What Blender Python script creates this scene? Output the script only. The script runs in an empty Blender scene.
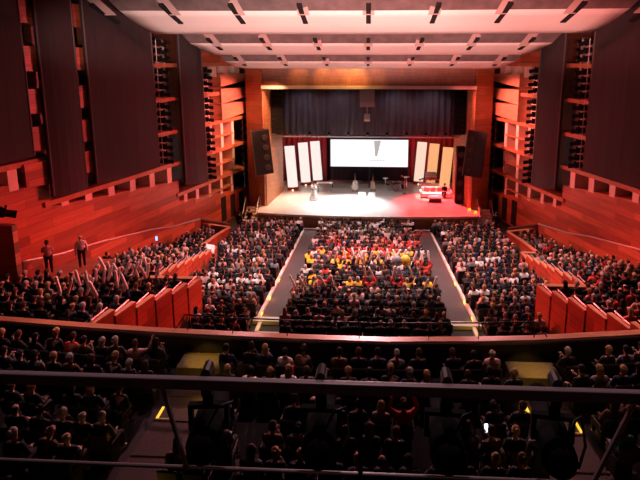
import bpy, bmesh, math, random
from mathutils import Vector, Matrix, Euler
random.seed(7)
PI = math.pi
S = bpy.context.scene
COL = S.collection

# ------------------------------------------------------------------ camera
F_PX, PITCH, YAW, X0, Y0 = 495.0, math.radians(10.0), math.radians(2.75), 344.0, 147.28
cd = bpy.data.cameras.new('camera'); cam = bpy.data.objects.new('camera', cd); COL.objects.link(cam)
cam.location = (0, 0, 13.3)
cam.rotation_euler = (PI/2 - PITCH, 0, YAW)
cd.sensor_width = 36.0; cd.lens = F_PX/640*36.0
cd.shift_x = (320 - X0)/640; cd.shift_y = (Y0 - 240)/640
cd.clip_start = 0.05; cd.clip_end = 300
S.camera = cam

# ------------------------------------------------------------------ world, exposure
w = bpy.data.worlds.new('world'); S.world = w; w.use_nodes = True
bg = w.node_tree.nodes['Background']; bg.inputs[0].default_value = (0.55, 0.35, 0.5, 1); bg.inputs[1].default_value = 0.004
S.view_settings.view_transform = 'Standard'; S.view_settings.look = 'None'
S.view_settings.gamma = 1; S.view_settings.exposure = 0.0; S.view_settings.use_curve_mapping = False

# ------------------------------------------------------------------ lights of the hall
def spot(loc, target, color, watts, angle, blend=0.5, size=0.15, sx=1, sy=1):
    l = bpy.data.lights.new('spot_lamp', 'SPOT'); l.color = color; l.energy = watts
    l.spot_size = math.radians(angle); l.spot_blend = blend; l.shadow_soft_size = size
    o = bpy.data.objects.new('spot_lamp', l); COL.objects.link(o); o.location = loc
    o.rotation_euler = (Vector(target) - Vector(loc)).to_track_quat('-Z', 'Y').to_euler()
    o.scale = (sx, sy, 1)
    return o
def area(loc, target, color, watts, sx, sy, spread=180):
    l = bpy.data.lights.new('area_lamp', 'AREA'); l.color = color; l.energy = watts
    l.shape = 'RECTANGLE'; l.size = sx; l.size_y = sy; l.spread = math.radians(spread)
    o = bpy.data.objects.new('area_lamp', l); COL.objects.link(o); o.location = loc
    o.rotation_euler = (Vector(target) - Vector(loc)).to_track_quat('-Z', 'Y').to_euler()
    return o
RED = (1.0, 0.035, 0.06); PINK = (1.0, 0.5, 0.46); AMBER = (1.0, 0.42, 0.10); WARM = (1.0, 0.72, 0.5); COOL = (0.85, 0.92, 1.0)
# stage rig: lanterns hung behind the lower edge of the valance curtain
spot((-1.6, 43.8, 7.1), (-1.6, 41.0, 1), COOL, 8000, 72, 0.7, 0.2)
spot((-5.4, 43.8, 7.1), (-5.6, 41.0, 1), (1, .84, .72), 3400, 85, 0.8, 0.2)
spot((2.2, 43.8, 7.1), (1.4, 41.6, 1), COOL, 500, 60, 0.7, 0.2)
spot((6.4, 43.8, 7.1), (6.4, 41.6, 1), (1, .03, .04), 15000, 76, 0.5, 0.2)
spot((4.4, 43.8, 7.1), (5.8, 44.0, 1.4), (1, .86, .76), 2600, 30, 0.6, 0.1)
spot((0, 43.8, 7.1), (0, 47.5, 1), COOL, 260, 110, 0.8, 0.2)
for s_, c_ in ((-1, (1, .12, .10)), (1, (1, .08, .08))):
    spot((s_*5.6, 44.2, 7.0), (s_*5.8, 49.5, 4.5), c_, 420, 90, 0.8, 0.2)
# warm wash on the timber left of the opening, dull red on the right
spot((-6.4, 38.2, 12.9), (-9.6, 41.0, 6.0), (1, .40, .18), 4200, 66, 0.9, 0.2)
spot((-4.5, 40.9, 10.6), (-9.0, 41.5, 2.5), AMBER, 1300, 50, 0.8, 0.2)
spot((6.4, 38.2, 12.9), (9.8, 41.0, 5.5), (1, .12, .12), 450, 70, 0.9, 0.2)
for x in (-5.5, -2.4, 2.4, 5.5): spot((x, 41.3, 10.7), (x, 43.6, 8.0), (1, .78, .95), 85, 110, 0.9, 0.2)
# amber wash on the header over the stage opening
for x, p in ((-3.6, 230), (-2.1, 260), (-0.9, 420), (-5.6, 120), (0.6, 90)):
    spot((x, 38.9, 13.0), (x, 40.5, 11.9), AMBER, p, 70, 0.9, 0.08)
# house lamps over the seating: down from the ceiling reflectors
for x, y, z, p in ((-7.5, 37.2, 12.4, 3600), (0.0, 37.2, 12.4, 5000), (7.5, 37.2, 12.4, 3400), (-7.0, 31.4, 13.3, 2400), (0, 31.4, 13.3, 3200), (7.0, 31.4, 13.3, 2300)):
    spot((x, y, z), (x*0.95, y - 6, 1), (1, .70, .70), p, 80, 0.8, 0.2)
for x, p in ((-7.0, 5200), (0, 7000), (7.0, 5000)): spot((x, 24.75, 14.2), (x, 26.0, 1), (1, .72, .70), p, 66, 0.9, 0.15)
for x, p in ((-8.5, 6500), (8.5, 5500)):
    spot((x, 31.4, 13.3), (x*1.42, 24.0, 2.5), (1, .60, .60), p*.55, 46, 0.9, 0.2)
    spot((x, 24.75, 14.2), (x*1.3, 17.5, 4), (1, .60, .60), p*.62, 52, 0.9, 0.2)
# front of house lamps reaching the mezzanine
for x in (-8.5, -3.0, 3.0, 8.0): spot((x, 16.5, 18.6), (x, 13.2, 4.5), (1, .56, .58), 1500, 34, 1.0, 0.15)
for x, p in ((-6, 15000), (0, 15000), (6, 15000)):
    spot((x, 31.4, 13.3), (x*1.2, 12.8, 5.0), (1, .42, .44), p, 26, 0.7, 0.2)
spot((0, 24.6, 14.2), (0, 2, 11.9), (1, .55, .6), 5000, 16, 0.7, 0.2)  # added lamp with no known fitting, brightens the top of the near rail
spot((0, 4.5, 19.0), (0, 2, 11.6), (1, .62, .68), 420, 46, 0.8, 0.1)  # second added lamp, overhead, for the highlight along the near rail
# red wash from the lantern racks of one side onto the other side's timber
for s, k in ((-1, 1.0), (1, 1.1)):
    spot((s*12.4, 33.4, 12.2), (-s*15.0, 26.0, 4.6), RED, 10500*k, 56, 0.8, 0.2)
    spot((s*12.2, 36.0, 11.0), (-s*12.6, 35.2, 4.0), (1, .07, .05), 9500*k, 38, 0.9, 0.2)
    spot((s*11.6, 38.0, 11.5), (-s*8.5, 23.0, 2.0), (1, .05, .045), 26000*k, 40, 0.7, 0.2)
    spot((s*12.4, 33.0, 13.0), (-s*14.8, 29.0, 7.0), (1, .40, .38), 3200*k, 70, 0.8, 0.2)
    spot((s*4.0, 36.9, 12.3), (s*12.3, 39.4, 8.6), (1, .20, .17), 11000*k, 46, 0.8, 0.2)
# lanterns on the gallery rail, shuttered to a wide flat beam on the ceiling reflectors
for x, col, p in ((-3.0, (1, .56, .50), 17000), (0.4, (1, .50, .44), 17000), (3.0, (1, .22, .19), 19000)):
    spot((x, 2.6, 11.55), (x*1.6, 30, 15.1), col, p, 62, 0.6, 0.1, 1.0, 0.24)

# ------------------------------------------------------------------ materials
def mat(name, color, rough=0.6, metal=0.0, emit=None, estr=0.0, spec=None):
    m = bpy.data.materials.new(name); m.use_nodes = True
    b = m.node_tree.nodes['Principled BSDF']
    b.inputs['Base Color'].default_value = (*color, 1); b.inputs['Roughness'].default_value = rough
    b.inputs['Metallic'].default_value = metal
    if spec is not None: b.inputs['Specular IOR Level'].default_value = spec
    if emit: b.inputs['Emission Color'].default_value = (*emit, 1); b.inputs['Emission Strength'].default_value = estr
    return m
def noise_mat(name, c0, c1, scale, rough=0.7, stretch=(1, 1, 1), bump=0.0):
    m = mat(name, c0, rough); n = m.node_tree.nodes; l = m.node_tree.links
    tc = n.new('ShaderNodeTexCoord'); mp = n.new('ShaderNodeMapping'); mp.inputs['Scale'].default_value = stretch
    nz = n.new('ShaderNodeTexNoise'); nz.inputs['Scale'].default_value = scale; nz.inputs['Detail'].default_value = 4
    cr = n.new('ShaderNodeValToRGB'); cr.color_ramp.elements[0].position = .35; cr.color_ramp.elements[1].position = .65
    cr.color_ramp.elements[0].color = (*c0, 1); cr.color_ramp.elements[1].color = (*c1, 1)
    l.new(tc.outputs['Object'], mp.inputs[0]); l.new(mp.outputs[0], nz.inputs['Vector']); l.new(nz.outputs['Fac'], cr.inputs[0])
    l.new(cr.outputs[0], n['Principled BSDF'].inputs['Base Color'])
    if bump:
        bp = n.new('ShaderNodeBump'); bp.inputs['Strength'].default_value = bump
        l.new(nz.outputs['Fac'], bp.inputs['Height']); l.new(bp.outputs[0], n['Principled BSDF'].inputs['Normal'])
    return m
def plank_mat(name, c0, c1, c2, axis, bw=2.2, rh=0.34, slope=0.0, rough=0.42):
    """timber boards laid in courses; axis = horizontal world axis of the surface"""
    m = mat(name, c0, rough); n = m.node_tree.nodes; l = m.node_tree.links
    tc = n.new('ShaderNodeTexCoord'); sp = n.new('ShaderNodeSeparateXYZ'); l.new(tc.outputs['Object'], sp.inputs[0])
    cb = n.new('ShaderNodeCombineXYZ'); l.new(sp.outputs[axis], cb.inputs[0])
    ad = n.new('ShaderNodeMath'); ad.operation = 'MULTIPLY_ADD'; ad.inputs[1].default_value = slope
    l.new(sp.outputs[axis], ad.inputs[0]); l.new(sp.outputs['Z'], ad.inputs[2]); l.new(ad.outputs[0], cb.inputs[1])
    br = n.new('ShaderNodeTexBrick'); br.inputs['Scale'].default_value = 1; br.inputs['Brick Width'].default_value = bw
    br.inputs['Row Height'].default_value = rh; br.inputs['Mortar Size'].default_value = 0.008; br.inputs['Bias'].default_value = -0.1
    br.inputs['Color1'].default_value = (*c0, 1); br.inputs['Color2'].default_value = (*c1, 1); br.inputs['Mortar'].default_value = (*[v*.35 for v in c0], 1)
    l.new(cb.outputs[0], br.inputs['Vector'])
    nz = n.new('ShaderNodeTexNoise'); nz.inputs['Scale'].default_value = 1.0; nz.inputs['Detail'].default_value = 5
    mp = n.new('ShaderNodeMapping'); mp.inputs['Scale'].default_value = (0.7, 9, 1); l.new(cb.outputs[0], mp.inputs[0]); l.new(mp.outputs[0], nz.inputs['Vector'])
    mx = n.new('ShaderNodeMix'); mx.data_type = 'RGBA'; mx.blend_type = 'MULTIPLY'; mx.inputs['Factor'].default_value = 0.55
    cr = n.new('ShaderNodeValToRGB'); cr.color_ramp.elements[0].color = (*c2, 1); cr.color_ramp.elements[1].color = (1.25, 1.2, 1.15, 1)
    cr.color_ramp.elements[0].position = .3; cr.color_ramp.elements[1].position = .7
    l.new(nz.outputs['Fac'], cr.inputs[0]); l.new(br.outputs['Color'], mx.inputs[6]); l.new(cr.outputs[0], mx.inputs[7])
    l.new(mx.outputs[2], n['Principled BSDF'].inputs['Base Color'])
    return m
def tint_mat(name, rough=0.8, attr=None):
    m = mat(name, (.5, .5, .5), rough, spec=0.2); n = m.node_tree.nodes; l = m.node_tree.links
    if attr:
        a = n.new('ShaderNodeAttribute'); a.attribute_name = attr; l.new(a.outputs['Color'], n['Principled BSDF'].inputs['Base Color'])
    else:
        a = n.new('ShaderNodeObjectInfo'); l.new(a.outputs['Color'], n['Principled BSDF'].inputs['Base Color'])
    return m
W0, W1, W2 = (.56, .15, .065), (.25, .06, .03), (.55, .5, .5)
M = dict(
    wood_y=plank_mat('timber boards side', W0, W1, W2, 'Y', 2.6, .45),
    wood_x=plank_mat('timber boards front', (.46, .19, .085), (.34, .13, .055), W2, 'X', 1.6, .5),
    wood_panel=plank_mat('timber header', (.36, .16, .08), (.30, .12, .06), W2, 'X', .45, 6.0),
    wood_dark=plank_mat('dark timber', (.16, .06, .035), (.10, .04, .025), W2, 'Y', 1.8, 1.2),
    wood_plain=noise_mat('plain timber', (.36, .15, .07), (.5, .22, .11), 1.2, .45, (6, .6, 6)),
    wood_mid=noise_mat('baffle timber', (.48, .23, .13), (.58, .29, .17), 1.0, .5, (1, 1, 4)),
    wood_pale=noise_mat('pale timber', (.78, .60, .50), (.86, .70, .60), 1.0, .5, (3, 3, .6)),
    cap=noise_mat('red timber capping', (.42, .15, .08), (.5, .2, .1), 1.5, .35, (.5, 3, 3)),
    fabric=noise_mat('dark acoustic cloth', (.036, .030, .032), (.048, .040, .041), 3.0, .95, (1.0, 6, .15)),
    edge=mat('dark metal edge', (.10, .07, .07), .5),
    cloud=noise_mat('pale reflector plaster', (.80, .76, .73), (.84, .80, .77), .5, .55),
    cloud_top=noise_mat('dark reflector mesh', (.13, .105, .105), (.19, .15, .15), 2.0, .85),
    rib=mat('reflector rib', (.55, .42, .40), .7),
    black=mat('black paint', (.012, .012, .014), .5),
    matte=mat('matte black enamel', (.012, .011, .012), .95, spec=.1),
    slot=mat('slot void', (.006, .006, .007), .9),
    ceil=mat('dark ceiling', (.03, .022, .025), .9),
    carpet=noise_mat('aisle carpet', (.05, .028, .027), (.068, .040, .036), 14, .95),
    carpet_tan=noise_mat('landing carpet', (.16, .12, .08), (.2, .15, .1), 14, .95),
    carpet_dark=noise_mat('seating floor', (.020, .015, .017), (.032, .022, .024), 8, .95),
    stage=noise_mat('stage boards', (.58, .48, .42), (.70, .60, .54), 1.2, .28, (1, 8, 1)),
    stage_front=noise_mat('stage front timber', (.36, .15, .075), (.46, .2, .1), 2.0, .5, (6, 1, 1)),
    curtain=noise_mat('charcoal curtain', (.06, .055, .068), (.095, .085, .10), 1.0, .95, (9, 1, .1)),
    back=noise_mat('midnight backdrop', (.02, .02, .035), (.028, .028, .05), 1.0, .95, (5, 1, .1)),
    red_cloth=noise_mat('dark red drape', (.22, .015, .025), (.3, .02, .03), 1.0, .9, (8, 1, .1)),  # also holds the red light painted into the drapes behind the columns
    seat=noise_mat('charcoal seat cloth', (.016, .012, .015), (.026, .018, .022), 20, .9),
    seat_wood=mat('seat shell', (.05, .022, .015), .5),
    steel=mat('satin steel', (.55, .5, .5), .35, .9),
    rail=mat('painted rail', (.42, .34, .35), .4, .2),
    white=mat('white paint', (.8, .78, .76), .5),
    grey=mat('grey paint', (.22, .22, .24), .5),
    nosing=mat('pale step edge', (.62, .52, .42), .6),
    lens=mat('lantern lens', (.25, .28, .32), .12),
    shoe=mat('shoe leather', (.02, .016, .014), .5), eye=mat('eye', (.02, .015, .012), .3), mouth=mat('lips', (.35, .12, .10), .5),
    skin=tint_mat('skin', .55), cloth=tint_mat('cloth'), crowd=tint_mat('crowd tint', .7, 'tint'),
    stick=mat('white inflated plastic', (.85, .78, .72), .35), yellow=mat('yellow foil', (.85, .5, .04), .4),
    yellow_lamp=mat('step lamp', (.8, .5, .05), .5, emit=(1, .62, .04), estr=1.0),
    phone=mat('phone screen', (.2, .3, .5), .2, emit=(.75, .9, 1), estr=4.0),
    phone_blue=mat('blue phone screen', (.1, .2, .5), .2, emit=(.25, .45, 1), estr=2.2),
    flower=noise_mat('red petals', (.6, .03, .03), (.85, .15, .12), 10, .6),
    led=mat('lit strip', (.9, .8, .7), .5, emit=(1, .75, .5), estr=1.2),
)

# ------------------------------------------------------------------ mesh helpers
def link(o, parent=None):
    COL.objects.link(o)
    if parent is not None: o.parent = parent
    return o
class MB:
    def __init__(self): self.v = []; self.f = []; self.m = []; self.mi = 0
    def add(self, vs, fs):
        b = len(self.v); self.v += [tuple(p) for p in vs]
        self.f += [tuple(b + i for i in q) for q in fs]; self.m += [self.mi]*len(fs); return self
    def box(self, x0, x1, y0, y1, z0, z1):
        return self.hexa([(x0, y0, z0), (x1, y0, z0), (x1, y1, z0), (x0, y1, z0), (x0, y0, z1), (x1, y0, z1), (x1, y1, z1), (x0, y1, z1)])
    def hexa(self, p): return self.add(p, [(3, 2, 1, 0), (4, 5, 6, 7), (0, 1, 5, 4), (1, 2, 6, 5), (2, 3, 7, 6), (3, 0, 4, 7)])
    def prism(self, poly, z0, z1):
        n = len(poly); vs = [(x, y, z0) for x, y in poly] + [(x, y, z1) for x, y in poly]
        return self.add(vs, [tuple(range(n - 1, -1, -1)), tuple(range(n, 2*n))] + [(i, (i + 1) % n, n + (i + 1) % n, n + i) for i in range(n)])
    def tube(self, pts, rad, n=8):
        pts = [Vector(p) for p in pts]; rs = rad if isinstance(rad, (list, tuple)) else [rad]*len(pts); vs = []
        up = Vector((0, 0, 1))
        for i, p in enumerate(pts):
            d = (pts[min(i + 1, len(pts) - 1)] - pts[max(i - 1, 0)]).normalized()
            a = d.cross(up)
            if a.length < .05: a = d.cross(Vector((1, 0, 0)))
            a.normalize(); b = d.cross(a)
            vs += [p + (a*math.cos(2*PI*k/n) + b*math.sin(2*PI*k/n))*rs[i] for k in range(n)]
        fs = [(i*n + k, i*n + (k + 1) % n, (i + 1)*n + (k + 1) % n, (i + 1)*n + k) for i in range(len(pts) - 1) for k in range(n)]
        fs += [tuple(range(n - 1, -1, -1)), tuple(range((len(pts) - 1)*n, len(pts)*n))]
        return self.add(vs, fs)
    def ball(self, c, r, nu=10, nv=6, z0=-1.0, z1=1.0):
        rx, ry, rz = r if isinstance(r, (list, tuple)) else (r, r, r); vs = []; fs = []
        a0, a1 = math.asin(z0), math.asin(z1)
        for j in range(nv + 1):
            a = a0 + (a1 - a0)*j/nv
            for i in range(nu):
                t = 2*PI*i/nu; vs.append((c[0] + rx*math.cos(a)*math.cos(t), c[1] + ry*math.cos(a)*math.sin(t), c[2] + rz*math.sin(a)))
        for j in range(nv):
            for i in range(nu): fs.append((j*nu + i, j*nu + (i + 1) % nu, (j + 1)*nu + (i + 1) % nu, (j + 1)*nu + i))
        fs += [tuple(range(nu - 1, -1, -1)), tuple(range(nv*nu, nv*nu + nu))]
        return self.add(vs, fs)
    def sheet(self, rows):
        n = len(rows[0]); return self.add([p for r in rows for p in r], [(i*n + k, i*n + k + 1, (i + 1)*n + k + 1, (i + 1)*n + k) for i in range(len(rows) - 1) for k in range(n - 1)])
    def wall(self, pts, th):
        """upright wall along a plan polyline of (x, y, z_bottom, z_top)"""
        for a, b in zip(pts, pts[1:]):
            d = Vector((b[0] - a[0], b[1] - a[1])).normalized(); q = Vector((-d.y, d.x))*th/2
            self.hexa([(a[0] - q.x, a[1] - q.y, a[2]), (b[0] - q.x, b[1] - q.y, b[2]), (b[0] + q.x, b[1] + q.y, b[2]), (a[0] + q.x, a[1] + q.y, a[2]),
                       (a[0] - q.x, a[1] - q.y, a[3]), (b[0] - q.x, b[1] - q.y, b[3]), (b[0] + q.x, b[1] + q.y, b[3]), (a[0] + q.x, a[1] + q.y, a[3])])
        return self
    def mesh(self, name, mats, smooth=False):
        me = bpy.data.meshes.new(name); me.from_pydata(self.v, [], self.f)
        bm = bmesh.new(); bm.from_mesh(me); bmesh.ops.recalc_face_normals(bm, faces=bm.faces); bm.to_mesh(me); bm.free()
        mats = mats if isinstance(mats, (list, tuple)) else [mats]
        for q in mats: me.materials.append(q)
        if len(mats) > 1: me.polygons.foreach_set('material_index', self.m)
        if smooth: me.polygons.foreach_set('use_smooth', [True]*len(me.polygons))
        me.update(); return me
    def build(self, name, mats, parent=None, smooth=False, loc=None, rot=None):
        o = bpy.data.objects.new(name, self.mesh(name, mats, smooth)); link(o, parent)
        if loc is not None: o.location = loc
        if rot is not None: o.rotation_euler = rot
        return o
def tag(o, label, cat, group=None):
    o['label'] = label; o['category'] = cat
    if group: o['group'] = group
    return o
def struct(o): o['kind'] = 'structure'; return o
def empty(name, loc=(0, 0, 0), rot=(0, 0, 0)):
    o = bpy.data.objects.new(name, None); COL.objects.link(o); o.location = loc; o.rotation_euler = rot; o.empty_display_size = .1; return o
def bevel(o, w=.02, n=2):
    b = o.modifiers.new('bevel', 'BEVEL'); b.width = w; b.segments = n; b.limit_method = 'ANGLE'; return o
def copy_tree(o, parent=None):
    c = o.copy(); COL.objects.link(c); c.parent = parent
    for ch in list(o.children): copy_tree(ch, c)
    return c
ORD = ['zeroth', 'first', 'second', 'third', 'fourth', 'fifth', 'sixth', 'seventh', 'eighth', 'ninth', 'tenth', 'eleventh', 'twelfth', 'thirteenth', 'fourteenth', 'fifteenth', 'sixteenth', 'seventeenth', 'eighteenth', 'nineteenth', 'twentieth',
       'twenty-first', 'twenty-second', 'twenty-third', 'twenty-fourth', 'twenty-fifth', 'twenty-sixth', 'twenty-seventh', 'twenty-eighth', 'twenty-ninth', 'thirtieth', 'thirty-first', 'thirty-second', 'thirty-third', 'thirty-fourth', 'thirty-fifth', 'thirty-sixth', 'thirty-seventh', 'thirty-eighth', 'thirty-ninth', 'fortieth']
_f = Vector((-math.sin(YAW)*math.cos(PITCH), math.cos(YAW)*math.cos(PITCH), -math.sin(PITCH)))
_r = Vector((math.cos(YAW), math.sin(YAW), 0)); _u = _r.cross(_f)
def px(p):
    d = Vector(p) - Vector((0, 0, 13.3)); z = d.dot(_f)
    return (X0 + F_PX*d.dot(_r)/z, Y0 - F_PX*d.dot(_u)/z, z)

def lerp(t, xs, ys):
    if t <= xs[0]: return ys[0]
    for a, b, c, d in zip(xs, xs[1:], ys, ys[1:]):
        if t <= b: return c + (d - c)*(t - a)/(b - a)
    return ys[-1]
def floor_z(y): return lerp(y, [14, 19.2, 37.5, 60], [1.68, 1.68, 0.0, 0.0])            # raked stalls floor
def box_z(y): return lerp(y, [14.0, 20.4, 29.0, 34.0, 40.0], [4.0, 2.8, 0.85, 0.35, 0.2])  # raked floor of the side galleries
def wall_x(y): return 11.2 + (41 - y)*0.27                                             # fan-shaped side walls

# ================================================================== SETTING
o = MB()
rows = []
for y in (4, 10, 14, 19.2, 25, 31, 37.5, 41): rows.append([(x, y, floor_z(y)) for x in (-26, -10, 0, 10, 26)])
struct(o.sheet(rows).build('floor', M['carpet_dark']))
for s, nm in ((-1, 'left'), (1, 'right')):
    m = MB()
    ax = s*4.25
    m.sheet([[(ax - .78, y, floor_z(y) + .015), (ax + .78, y, floor_z(y) + .015)] for y in (20.7, 24, 28, 32, 37.4)])
    a = struct(m.build('floor_aisle_' + nm, M['carpet']))
    e = MB(); ex = s*(4.25 + .72)
    e.hexa([(ex - .09, 20.9, floor_z(20.9)), (ex + .09, 20.9, floor_z(20.9)), (ex + .07, 37.0, floor_z(37.0)), (ex - .07, 37.0, floor_z(37.0)),
            (ex - .07, 20.9, floor_z(20.9) + .12), (ex + .07, 20.9, floor_z(20.9) + .12), (ex + .07, 37.0, floor_z(37.0) + .12), (ex - .07, 37.0, floor_z(37.0) + .12)])
    e.build('aisle_kerb', M['nosing'], a)
    MB().box(ax - .85, ax + .85, 20.35, 20.7, floor_z(20.6) - .02, floor_z(20.6) + .20).build('aisle_step', M['nosing'], a)
    MB().box(ax - .85, ax + .85, 20.7, 20.95, floor_z(20.6) - .05, floor_z(20.6) + .08).build('aisle_step', M['nosing'], a)
    for y in (21.3, 23.2, 25.8):
        MB().box(ex - s*.09 - .02, ex - s*.09 + .02, y - .18, y + .18, floor_z(y) + .02, floor_z(y) + .10).build('step_lamp', M['yellow_lamp'], a)
        l = bpy.data.lights.new('step_glow', 'POINT'); l.color = (1, .62, .08); l.energy = 2.6 if y < 24 else 1.2; l.shadow_soft_size = .05
        q = bpy.data.objects.new('step_glow', l); COL.objects.link(q); q.location = (ex - s*.22, y, floor_z(y) + .16)
    y = 19.85
    l = bpy.data.lights.new('step_glow', 'POINT'); l.color = (1, .62, .05); l.energy = 5; l.shadow_soft_size = .05
    q = bpy.data.objects.new('step_glow', l); COL.objects.link(q); q.location = (ax + s*.3, y, floor_z(y) + .45)
    MB().box(ax - .55, ax + .55, 19.35, 19.55, floor_z(19.5) - .02, floor_z(19.5) + .06).build('aisle_landing', M['nosing'], a)
    MB().box(ax - s*.0 - .08 + s*.5, ax + .08 + s*.5, 19.55, 20.35, floor_z(19.8) - .02, floor_z(19.8) + .1).build('aisle_landing', M['nosing'], a)

# --- outer shell: ceiling, rear wall
struct(MB().box(-27, 27, -3, 52, 20.0, 20.3).build('ceiling', M['ceil']))
struct(MB().box(-27, 27, -3.3, -3, -1, 20.3).build('wall_back', M['ceil']))

# --- side walls: lower timber wall, shelves, fins, recessed backing
def wp(s, y, inn, z):  # point on a side wall: station y, inn metres in from the wall
    n = Vector((-s*1.0, -0.27)).normalized()
    return (s*wall_x(y) + n.x*inn, y + n.y*inn, z)
def wbox(m, s, ya, yb, i0, i1, z0, z1, z0b=None, z1b=None):
    z0b = z0 if z0b is None else z0b; z1b = z1 if z1b is None else z1b
    return m.hexa([wp(s, ya, i0, z0), wp(s, yb, i0, z0b), wp(s, yb, i1, z0b), wp(s, ya, i1, z0), wp(s, ya, i0, z1), wp(s, yb, i0, z1b), wp(s, yb, i1, z1b), wp(s, ya, i1, z1)])
LEV = [3.95, 6.2, 8.45, 10.7, 12.95]
for s, nm in ((-1, 'left'), (1, 'right')):
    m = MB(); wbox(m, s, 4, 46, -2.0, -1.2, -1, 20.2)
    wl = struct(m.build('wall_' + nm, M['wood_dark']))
    # lower timber wall, stepping up in three sections with sloping tops
    for ya, yb, za, zb in ((43.4, 33.3, 1.95, 3.45), (33.3, 23.4, 4.95, 6.0), (23.4, 8, 7.35, 9.2)):
        m = MB(); wbox(m, s, ya, yb, -1.0, 0.0, -1, za, None, zb); m.build('lower_wall', M['wood_y'], wl)
    # long shelves
    for ya, yb, z in ((43.4, 33.0, LEV[0]), (33.6, 23.0, LEV[1]), (43.0, 36.2, LEV[1]), (24.0, 8, LEV[2]), (43.0, 36.2, LEV[2]), (34.2, 31.2, LEV[2]), (40, 36.2, LEV[3]), (34.2, 31.2, LEV[3]), (34.2, 31.2, LEV[4]), (43.0, 36.6, LEV[4])):
        m = MB(); wbox(m, s, ya, yb, -1.1, 0.12, z - .13, z + .13); m.build('shelf', M['cap'], wl)
    # fins under the shelves, their timber made pale to carry the light on them
    def fin(y, z0, z1, wd=.46, mt='wood_pale', i0=-1.0, i1=0.02):
        m = MB(); wbox(m, s, y + wd/2, y - wd/2, i0, i1, z0, z1); m.build('fin', M[mt], wl)
    for y in (32.4, 30.7, 29.0, 27.3, 25.7, 24.2): fin(y, lerp(y, [23.4, 33.3], [5.9, 4.9]), LEV[1] - .13)
    for y in (22.9, 21.6, 20.2, 18.6): fin(y, 7.3, LEV[2] - .13)
    for y in (40.2, 38.6, 37.0, 35.4, 34.0): fin(y, lerp(y, [33.3, 43.4], [3.3, 1.9]), LEV[0] - .13, .35)
    for y in (40.6, 38.7, 37.1): fin(y, LEV[0] + .13, LEV[1] - .13, .35)
    for y in (40.6, 39.0, 37.4): fin(y, LEV[1] + .13, LEV[2] - .13, .35)
    for y in (41.6, 39.9, 38.2): fin(y, 12.0, 12.9, .8)
    # thin cross boards in the bay by the stage
    for z, ya, yb in ((5.05, 40.6, 37.4), (7.3, 40.6, 37.2), (2.95, 40.2, 35.0)):
        m = MB(); wbox(m, s, ya, yb, -.9, 0.05, z - .07, z + .07); m.build('cross_board', M['wood_plain'], wl)
    # tall pale back boards beside each lantern rack
    for y, z0, z1 in ((33.15, 6.35, 14.6), (38.15, 4.1, 13.6)):
        m = MB(); wbox(m, s, y + .45, y - .45, -1.1, -.75, z0, z1); m.build('back_board', M['wood_pale'], wl)
    # broad wedge baffles beside the stage
    for z, h in ((8.62, 1.15), (9.95, 1.0), (11.3, .85)):
        m = MB(); wbox(m, s, 44.0, 38.7, -.9, .3, z + .35, z + h, z - .05, z + h + .1); m.build('wedge_baffle', M['wood_mid'], wl)
    m = MB(); wbox(m, s, 5.35, 5.3, -1, .1, 7, 8); 
    # red timber band above the bays
    m = MB(); wbox(m, s, 43.6, 36.4, -1.2, .1, 13.1, 16.5); m.build('upper_band', M['wood_y'], wl)
    # red boards glimpsed in the gaps between the cloth panels
    for ya, yb in ((23.5, 22.3), (26.3, 25.2)):
        for z in (7.2, 8.9, 10.7, 12.7, 14.9):
            m = MB(); wbox(m, s, ya + .25, yb - .25, -.3, .25, z, z + 1.25, z + .15, z + 1.25); m.build('gap_board', M['wood_y'], wl)
    # door openings in the lower wall beside the stage
    for y in (41.6, 40.2, 38.8):
        m = MB(); wbox(m, s, y + .35, y - .35, -.05, .03, .2, 1.95 - (41.6 - y)*-.1); m.build('doorway', M['slot'], wl)

# --- proscenium wall, reveals, header
wpz = struct(MB().box(-11.6, 11.6, 46.2, 46.5, 11, 17).build('wall_front', M['wood_x']))
for s in (-1, 1):
    m = MB(); m.wall([(s*8.6, 40.45, -.5, 17), (s*10.25, 41.7, -.5, 17), (s*10.5, 45.5, -.5, 17)], .25); m.build('wing_wall', M['wood_x'], wpz)
MB().box(-8.55, 8.55, 40.4, 41.0, 11.25, 17).build('header', M['wood_panel'], wpz)
MB().box(-8.7, 8.7, 40.2, 40.9, 10.98, 11.25).build('header_lit_edge', M['cloud'], wpz)  # pale box, the light on the beam's lower edge put into its colour
for s in (-1, 1):
    m = MB(); m.wall([(s*8.62, 40.5, .9, 11.2), (s*8.05, 45.5, .9, 11.2)], .2); m.build('reveal', M['wood_plain'], wpz)
# --- stage platform and stage box
arc = [(-8.9, 38.6), (-6.5, 38.25), (-3.3, 38.0), (0, 37.9), (3.3, 38.0), (6.5, 38.2), (8.9, 38.5)]
st = struct(MB().prism([(x, y) for x, y in arc] + [(9.6, 40.4), (9.6, 50), (-9.6, 50), (-9.6, 40.4)], .82, 1.0).build('floor_stage', M['stage']))
m = MB(); m.wall([(x, y + .12, -.1, .82) for x, y in arc], .08); m.build('stage_fascia', M['stage_front'], st)
m = MB(); m.wall([(x, y - .02, .88, 1.03) for x, y in arc], .10); m.build('stage_lip', M['wood_pale'], st)
struct(MB().box(-12, 12, 50, 50.3, 0, 18).build('wall_stage_back', M['back']))
for s, nm in ((-1, 'left'), (1, 'right')):
    struct(MB().box(s*9.9 - .15, s*9.9 + .15, 45.6, 50, 0, 18).build('wall_stage_' + nm, M['red_cloth']))
# pit rail / low kerb before the stage
m = MB(); m.wall([(x, y - .75, .0, .16) for x, y in arc], .12); struct(m.build('trim_1', M['wood_pale']))

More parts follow.
